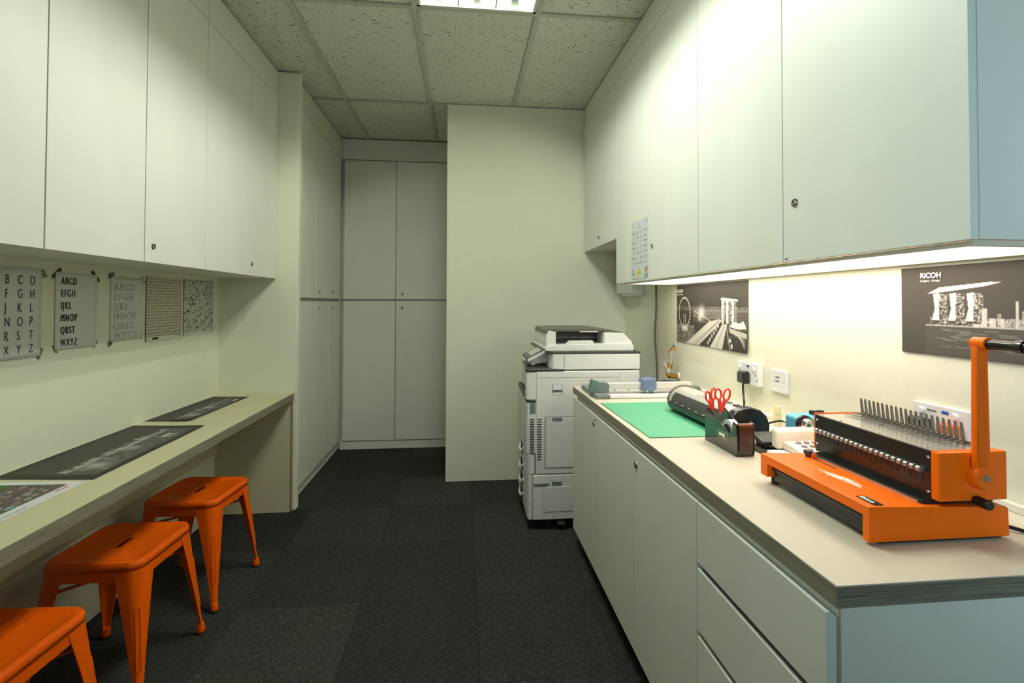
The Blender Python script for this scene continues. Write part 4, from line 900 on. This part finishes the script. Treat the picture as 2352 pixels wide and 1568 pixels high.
# flat case and calculator
o = box('plastic_case', .905, 1.05, 1.225, 1.372, CT+.0003, CT+.021, WHITEP, bevel=.006); tag(o, 'flat off-white plastic case lying in front of the cream calculator', 'case')
t = thing('calculator', (1.02, 1.35, CT), 'cream printing calculator with grey keys behind the binding machine', 'calculator')
build(MB().prism([(1.225, .022), (1.225, .030), (1.36, .046), (1.392, .046), (1.392, .022)], 'x', .955, 1.150, Matrix.Translation((0, 0, CT))), 'keyboard', CREAM, t, bevel=.005)
build(MB().prism([(1.362, .040), (1.367, .070), (1.375, .080), (1.393, .084), (1.393, .022), (1.362, .022)], 'x', .935, 1.150, Matrix.Translation((0, 0, CT))), 'printer_cover', CREAM, t, bevel=.014, seg=6)
for r in range(4):
    for c in range(6):
        y = 1.345-.025*r; x = .990+.025*c; z = CT+.030+(y-1.225)*.1185
        build(MB().rev([(0, 1), (.0065, 1), (.0085, .5), (.0085, 0)], (x, y, z-.001), (x, y, z+.005), 14), 'key', KEYG, t, smooth=True)
# glue stick
t = thing('glue_stick', (1.17, 1.70, CT), 'upright translucent yellow glue stick by the wall', 'glue stick')
build(MB().rev([(0, 0), (.0135, 0), (.0135, 1), (0, 1)], (1.169, 1.70, CT+.0005), (1.169, 1.70, CT+.045), 20), 'tube', GLUE, t, smooth=True)
build(MB().rev([(0, 0), (.0120, 0), (.0118, .8), (.009, 1), (0, 1)], (1.169, 1.70, CT+.0455), (1.169, 1.70, CT+.078), 20), 'cap', mat('glue_cap', (.85, .75, .45), .4, trans=.2), t, smooth=True)
build(MB().rev([(.0045, 0), (.006, 0), (.006, 1), (.0045, 1)], (1.155, 1.698, CT+.02), (1.1545, 1.698, CT+.02), 16), 'printed_ring', mat('gold_print', (.5, .5, .3)), t)
# sharpener
t = thing('pencil_sharpener', (1.12, 1.45, CT), 'sky blue desk pencil sharpener with a chrome dial', 'pencil sharpener')
build(MB().box(1.036, 1.160, 1.405, 1.475, CT+.0005, CT+.106), 'body', SHBLUE, t, bevel=.012, seg=4)
q0 = Vector((1.052, 1.404, CT+.086))
build(MB().rev([(0, 1), (.021, 1), (.027, .6), (.0275, 0)], q0, q0+Vector((0, -.010, 0)), 28), 'dial_ring', BLACK, t, smooth=True)
build(MB().rev([(.006, 1), (.013, 1), (.020, .5), (.020, 0)], q0+Vector((0, -.009, 0)), q0+Vector((0, -.022, 0)), 28), 'chrome_nose', CHROME, t, smooth=True)
build(MB().cyl(q0+Vector((0, -.010, 0)), q0+Vector((0, -.021, 0)), .0065, n=16), 'pencil_hole', GREENL, t)
for x in (1.108, 1.134): build(MB().box(x-.008, x+.008, 1.43, 1.446, CT+.1065, CT+.119), 'top_button', BLACK, t, bevel=.002)
# cables between laminator and wall
mb = MB()
mb.tube([(1.19, 1.62, CT+.004), (1.16, 1.55, CT+.03), (1.12, 1.60, CT+.045), (1.10, 1.66, CT+.02), (1.06, 1.62, CT+.005)], .0035, 8)
mb.tube([(1.20, 1.56, CT+.005), (1.17, 1.52, CT+.05), (1.13, 1.56, CT+.035), (1.15, 1.62, CT+.004)], .0035, 8)
mb.tube([(1.19, 1.58, CT+.015), (1.13, 1.54, CT+.018), (1.08, 1.57, CT+.008), (1.05, 1.53, CT+.004)], .003, 8)
o = build(mb, 'coiled_cable', BLACK, smooth=True); tag(o, 'tangle of thin black cable around the glue stick by the wall', 'cable')
o = build(MB().tube([(1.08, .90, CT+.012), (1.12, .86, CT+.005), (1.17, .80, CT+.004), (1.20, .745, CT+.004)], .004, 8), 'power_cable', BLACK, smooth=True); tag(o, 'black cable lying on the counter right of the binding machine', 'cable')

# ---------------------------------------------------------------- comb binding machine
t = thing('binding_machine', (.915, 1.01, CT), 'orange and black comb binding machine with a tall lever, near end of the counter', 'binding machine')
OB, BT = CT+.006, CT+.073
OM = ORANGE2
# base shell: near block, far block, top deck, front lip
def base_shell():
    a = MB().prism([(.766, OB), (.766, BT-.002), (.768, BT), (.7725, BT), (1.058, BT-.010), (1.062, BT-.014), (1.064, OB)], 'y', .848, 1.183)
    o = build(a, 'base', OM, t); c = build(MB().box(.70, 1.10, .8635, 1.156, OB-.02, BT-.020).box(.70, 1.10, 1.15, 1.20, OB-.02, OB+.014), 'cut', OM, t)
    md = o.modifiers.new('b', 'BOOLEAN'); md.operation = 'DIFFERENCE'; md.object = c; md.solver = 'EXACT'; md.use_self = True
    dg = bpy.context.evaluated_depsgraph_get(); dg.update(); me = bpy.data.meshes.new_from_object(o.evaluated_get(dg)); o.modifiers.clear(); o.data = me; bpy.data.objects.remove(c)
    b = o.modifiers.new('bevel', 'BEVEL'); b.width = .0032; b.segments = 3; b.limit_method = 'ANGLE'; b.angle_limit = .6; b.harden_normals = True
    me.polygons.foreach_set('use_smooth', [True]*len(me.polygons)); return o
dk = base_shell()
build(MB().box(.782, 1.055, .864, 1.153, OB+.004, BT-.0205), 'chip_tray', BLACK, t, bevel=.004)
build(MB().tube([(.786, .868, OB+.036), (.786, 1.152, OB+.036)], .009, 10, 0), 'tray_roll', BLACK, t, smooth=True)
for (x, y) in ((.80, .87), (1.03, .87), (.795, 1.165), (1.03, 1.165)): build(MB().cyl((x, y, CT+.0003), (x, y, OB+(.016 if y > 1.1 else .001)), .010, n=16), 'rubber_foot', RUBBER, t, smooth=True)
build(MB().box(.79, 1.05, .852, .885, CT+.002, OB+.001), 'under_pad', RUBBER, t)
# scratched patch on the deck
A = Art(150, 40, (1, 1, 1)); msk = np.zeros((40, 150), bool)
for k in range(46):
    x = random.uniform(.08, .86); y = .52+random.uniform(-.20, .20); L_ = random.uniform(.03, .14); hgt_ = random.uniform(.02, .06)*(1-abs(x-.5))
    msk |= (np.abs(A.X-x) < L_) & (np.abs(A.Y-y-(A.X-x)*.15) < hgt_)
mb = MB()
for k in range(150):
    u = random.gauss(.42, .23); v = random.gauss(.5, .16)
    if not .02 < u < .98: continue
    L_ = random.uniform(.006, .026); w2 = random.uniform(.0006, .0044)*max(.2, 1.25-abs(u-.42)*2.2)*max(.25, 1.3-abs(v-.5)*5); cx = .812+.044*v+.005*math.sin(u*6); cy = .935+.145*u
    zt = BT-(cx-.7725)*.0288+.00025
    pts = [Vector((cx+w2*random.uniform(.7, 1.2)*math.sin(a)+.25*L_*math.cos(a)*.35, cy+L_/2*math.cos(a)*random.uniform(.7, 1), zt+k*.0000025)) for a in [2*PI*i/9 for i in range(9)]]
    mb.add(pts, [tuple(range(9))])
build(mb, 'worn_patch', mat('bare_primer', (.80, .68, .50), .5), dk)
pl = build(MB().box(.784, .803, .855, .899, BT-.0012, BT+.0006), 'brand_plate', BLACK, t)
text('ibico', 'lettering', LOGOW, pl, (.7875, .8965, BT+.0008), (0, -1, 0), (1, 0, 0), .0165, bold=.02)
build(MB().box(.875, .8785, 1.065, 1.150, BT-.0045, BT-.0028), 'guide_slot', DARKGAP, t)
build(MB().cyl((.876, 1.155, BT-.004), (.876, 1.155, BT+.004), .0065, n=16).cyl((.876, 1.155, BT+.004), (.876, 1.155, BT+.012), .0100, n=9), 'edge_guide_knob', DARKP, t, smooth=True)
build(MB().box(.874, .885, 1.136, 1.139, BT-.004, BT+.009), 'edge_guide', OM, t, bevel=.001)
# black throat between base and housing
build(MB().box(.891, 1.045, .862, 1.165, BT-.006, BT+.0035), 'paper_throat', BLACK, t, bevel=.001)
build(MB().box(.8865, .8905, .868, 1.165, BT-.004, BT+.001), 'throat_rail', STEEL, t)
HB, HT = BT+.0035, Z(-.2855)
build(MB().prism([(.9135, HB), (.9135, HT-.0020), (.916, HT-.0005), (1.0605, HT-.0005), (1.0605, HB)], 'y', .848, .866), 'end_plate', OM, t, bevel=.003)
build(MB().prism([(.9135, HB+.006), (.9135, HT+.002), (1.0605, HT+.002), (1.0605, HB+.006)], 'y', 1.178, 1.1815), 'end_plate', OM, t, bevel=.001)
fp = build(MB().box(.9150, .9175, .8665, 1.1775, HB, HT-.003), 'front_plate', BLACK, t)
build(MB().box(.918, 1.058, .8665, 1.1775, HB+.001, HT-.006), 'housing', DARKP, t)
tp = build(MB().box(.9155, 1.0585, .8665, 1.1775, HT-.0030, HT-.0005), 'top_plate', STEEL, t)
for (y, z) in ((.8715, HT-.016), (.8715, HB+.012), (1.172, HT-.014), (1.172, HB+.020)): build(MB().rev([(0, 1), (.002, 1), (.0032, .3), (.0034, 0)], (.915, y, z), (.9128, y, z), 14), 'screw', CHROME, fp, smooth=True)
for (x, y) in ((.921, 1.10), (.921, .99), (.921, .88), (.925, 1.165), (1.045, .90), (1.03, 1.17)): build(MB().rev([(0, 1), (.002, 1), (.0034, 0)], (x, y, HT-.0005), (x, y, HT+.0013), 12), 'screw', KEYG, tp, smooth=True)
NP = 21
for k in range(NP):
    u = k/(NP-1); y = 1.160-u*(1.160-.883)
    zt = HT-.040-.003*u
    build(MB().box(.9142, .9152, y-.0016, y+.0016, zt-.022, zt+.004), 'pin_slot', DARKGAP, fp)
    p = build(MB().prism([(.901, zt-.002), (.901, zt+.004), (.905, zt+.007), (.9148, zt+.0065), (.9148, zt-.003), (.904, zt-.0045)], 'y', y-.0042, y+.0042), 'punch_pin', STEEL, t, bevel=.0008)
xh = 1.024
for k in range(NP):
    y = 1.150-k/(NP-1)*(1.150-.899)
    h = MB()
    h.prism([(xh-.002, HT), (xh+.004, HT), (xh+.0015, HT+.014), (xh-.003, HT+.0425), (xh-.0045, HT+.044), (xh-.0055, HT+.041), (xh-.004, HT+.016)], 'y', y-.0022, y+.0022)
    h.prism([(xh-.050, HT+.0015), (xh-.050, HT+.0025), (xh-.012, HT+.0065), (xh-.004, HT+.010), (xh-.001, HT+.008), (xh-.010, HT+.0045)], 'y', y-.0011, y+.0011)
    build(h, 'comb_hook', mat('hook_steel', (.30, .29, .26), .3, metal=.9), t)
build(MB().box(xh+.006, xh+.012, .885, 1.165, HT-.0005, HT+.006), 'hook_rail', STEEL, t)
# lever
xl = .992
def stadium(x, z0, z1, r0, r1, n=12):
    P = []
    for k in range(n+1): a = PI+PI*k/n; P.append((x+r0*math.cos(a), z0+r0*math.sin(a)))
    for k in range(n+1): a = PI*k/n; P.append((x+r1*math.cos(a), z1+r1*math.sin(a)))
    return P
zp = Z(-.331); ztop = Z(-.075)
la = build(MB().prism(stadium(xl+.001, zp, ztop, .0165, .0125), 'y', .834, .8455), 'lever_arm', OM, t, bevel=.003)
build(MB().prism(stadium(xl-.001, zp+.03, ztop-.055, .0095, .0085), 'y', .8325, .8345), 'lever_inset', mat('orange_inset', (.84, .13, .001), .36, spec=.2), la, bevel=.0008)
build(MB().rev([(0, 1), (.020, 1), (.0225, .8), (.0225, 0)], (xl+.001, .8475, zp), (xl+.001, .830, zp), 28), 'pivot_boss', OM, la, smooth=True)
build(MB().box(xl-.004, xl+.007, .8290, .8305, zp-.0055, zp+.0055), 'square_shaft', GREYP, la)
build(MB().cyl((xl, .8475, ztop), (xl, .822, ztop), .0125, n=20), 'handle_socket', OM, la, smooth=True)
hb = build(MB().cyl((xl+.001, .823, ztop-.001), (xl+.001, .700, ztop-.001), .0098, n=24), 'handle_bar', mat('satin_black_tube', (.015, .014, .012), .18, metal=.3), t, smooth=True)
build(MB().rev([(0, 0), (.0125, 0), (.0130, .5), (.0125, 1), (0, 1)], (xl+.001, .774, ztop-.001), (xl+.001, .762, ztop-.001), 24), 'handle_collar', BLACK, hb, smooth=True)
build(MB().rev([(0, 1), (.0085, 1), (.0095, .8), (.0095, .12), (.007, .1), (.007, 0)], (.989, .848, HB+.003), (.989, .820, HB+.001), 20), 'margin_knob', BLACK, t, smooth=True)
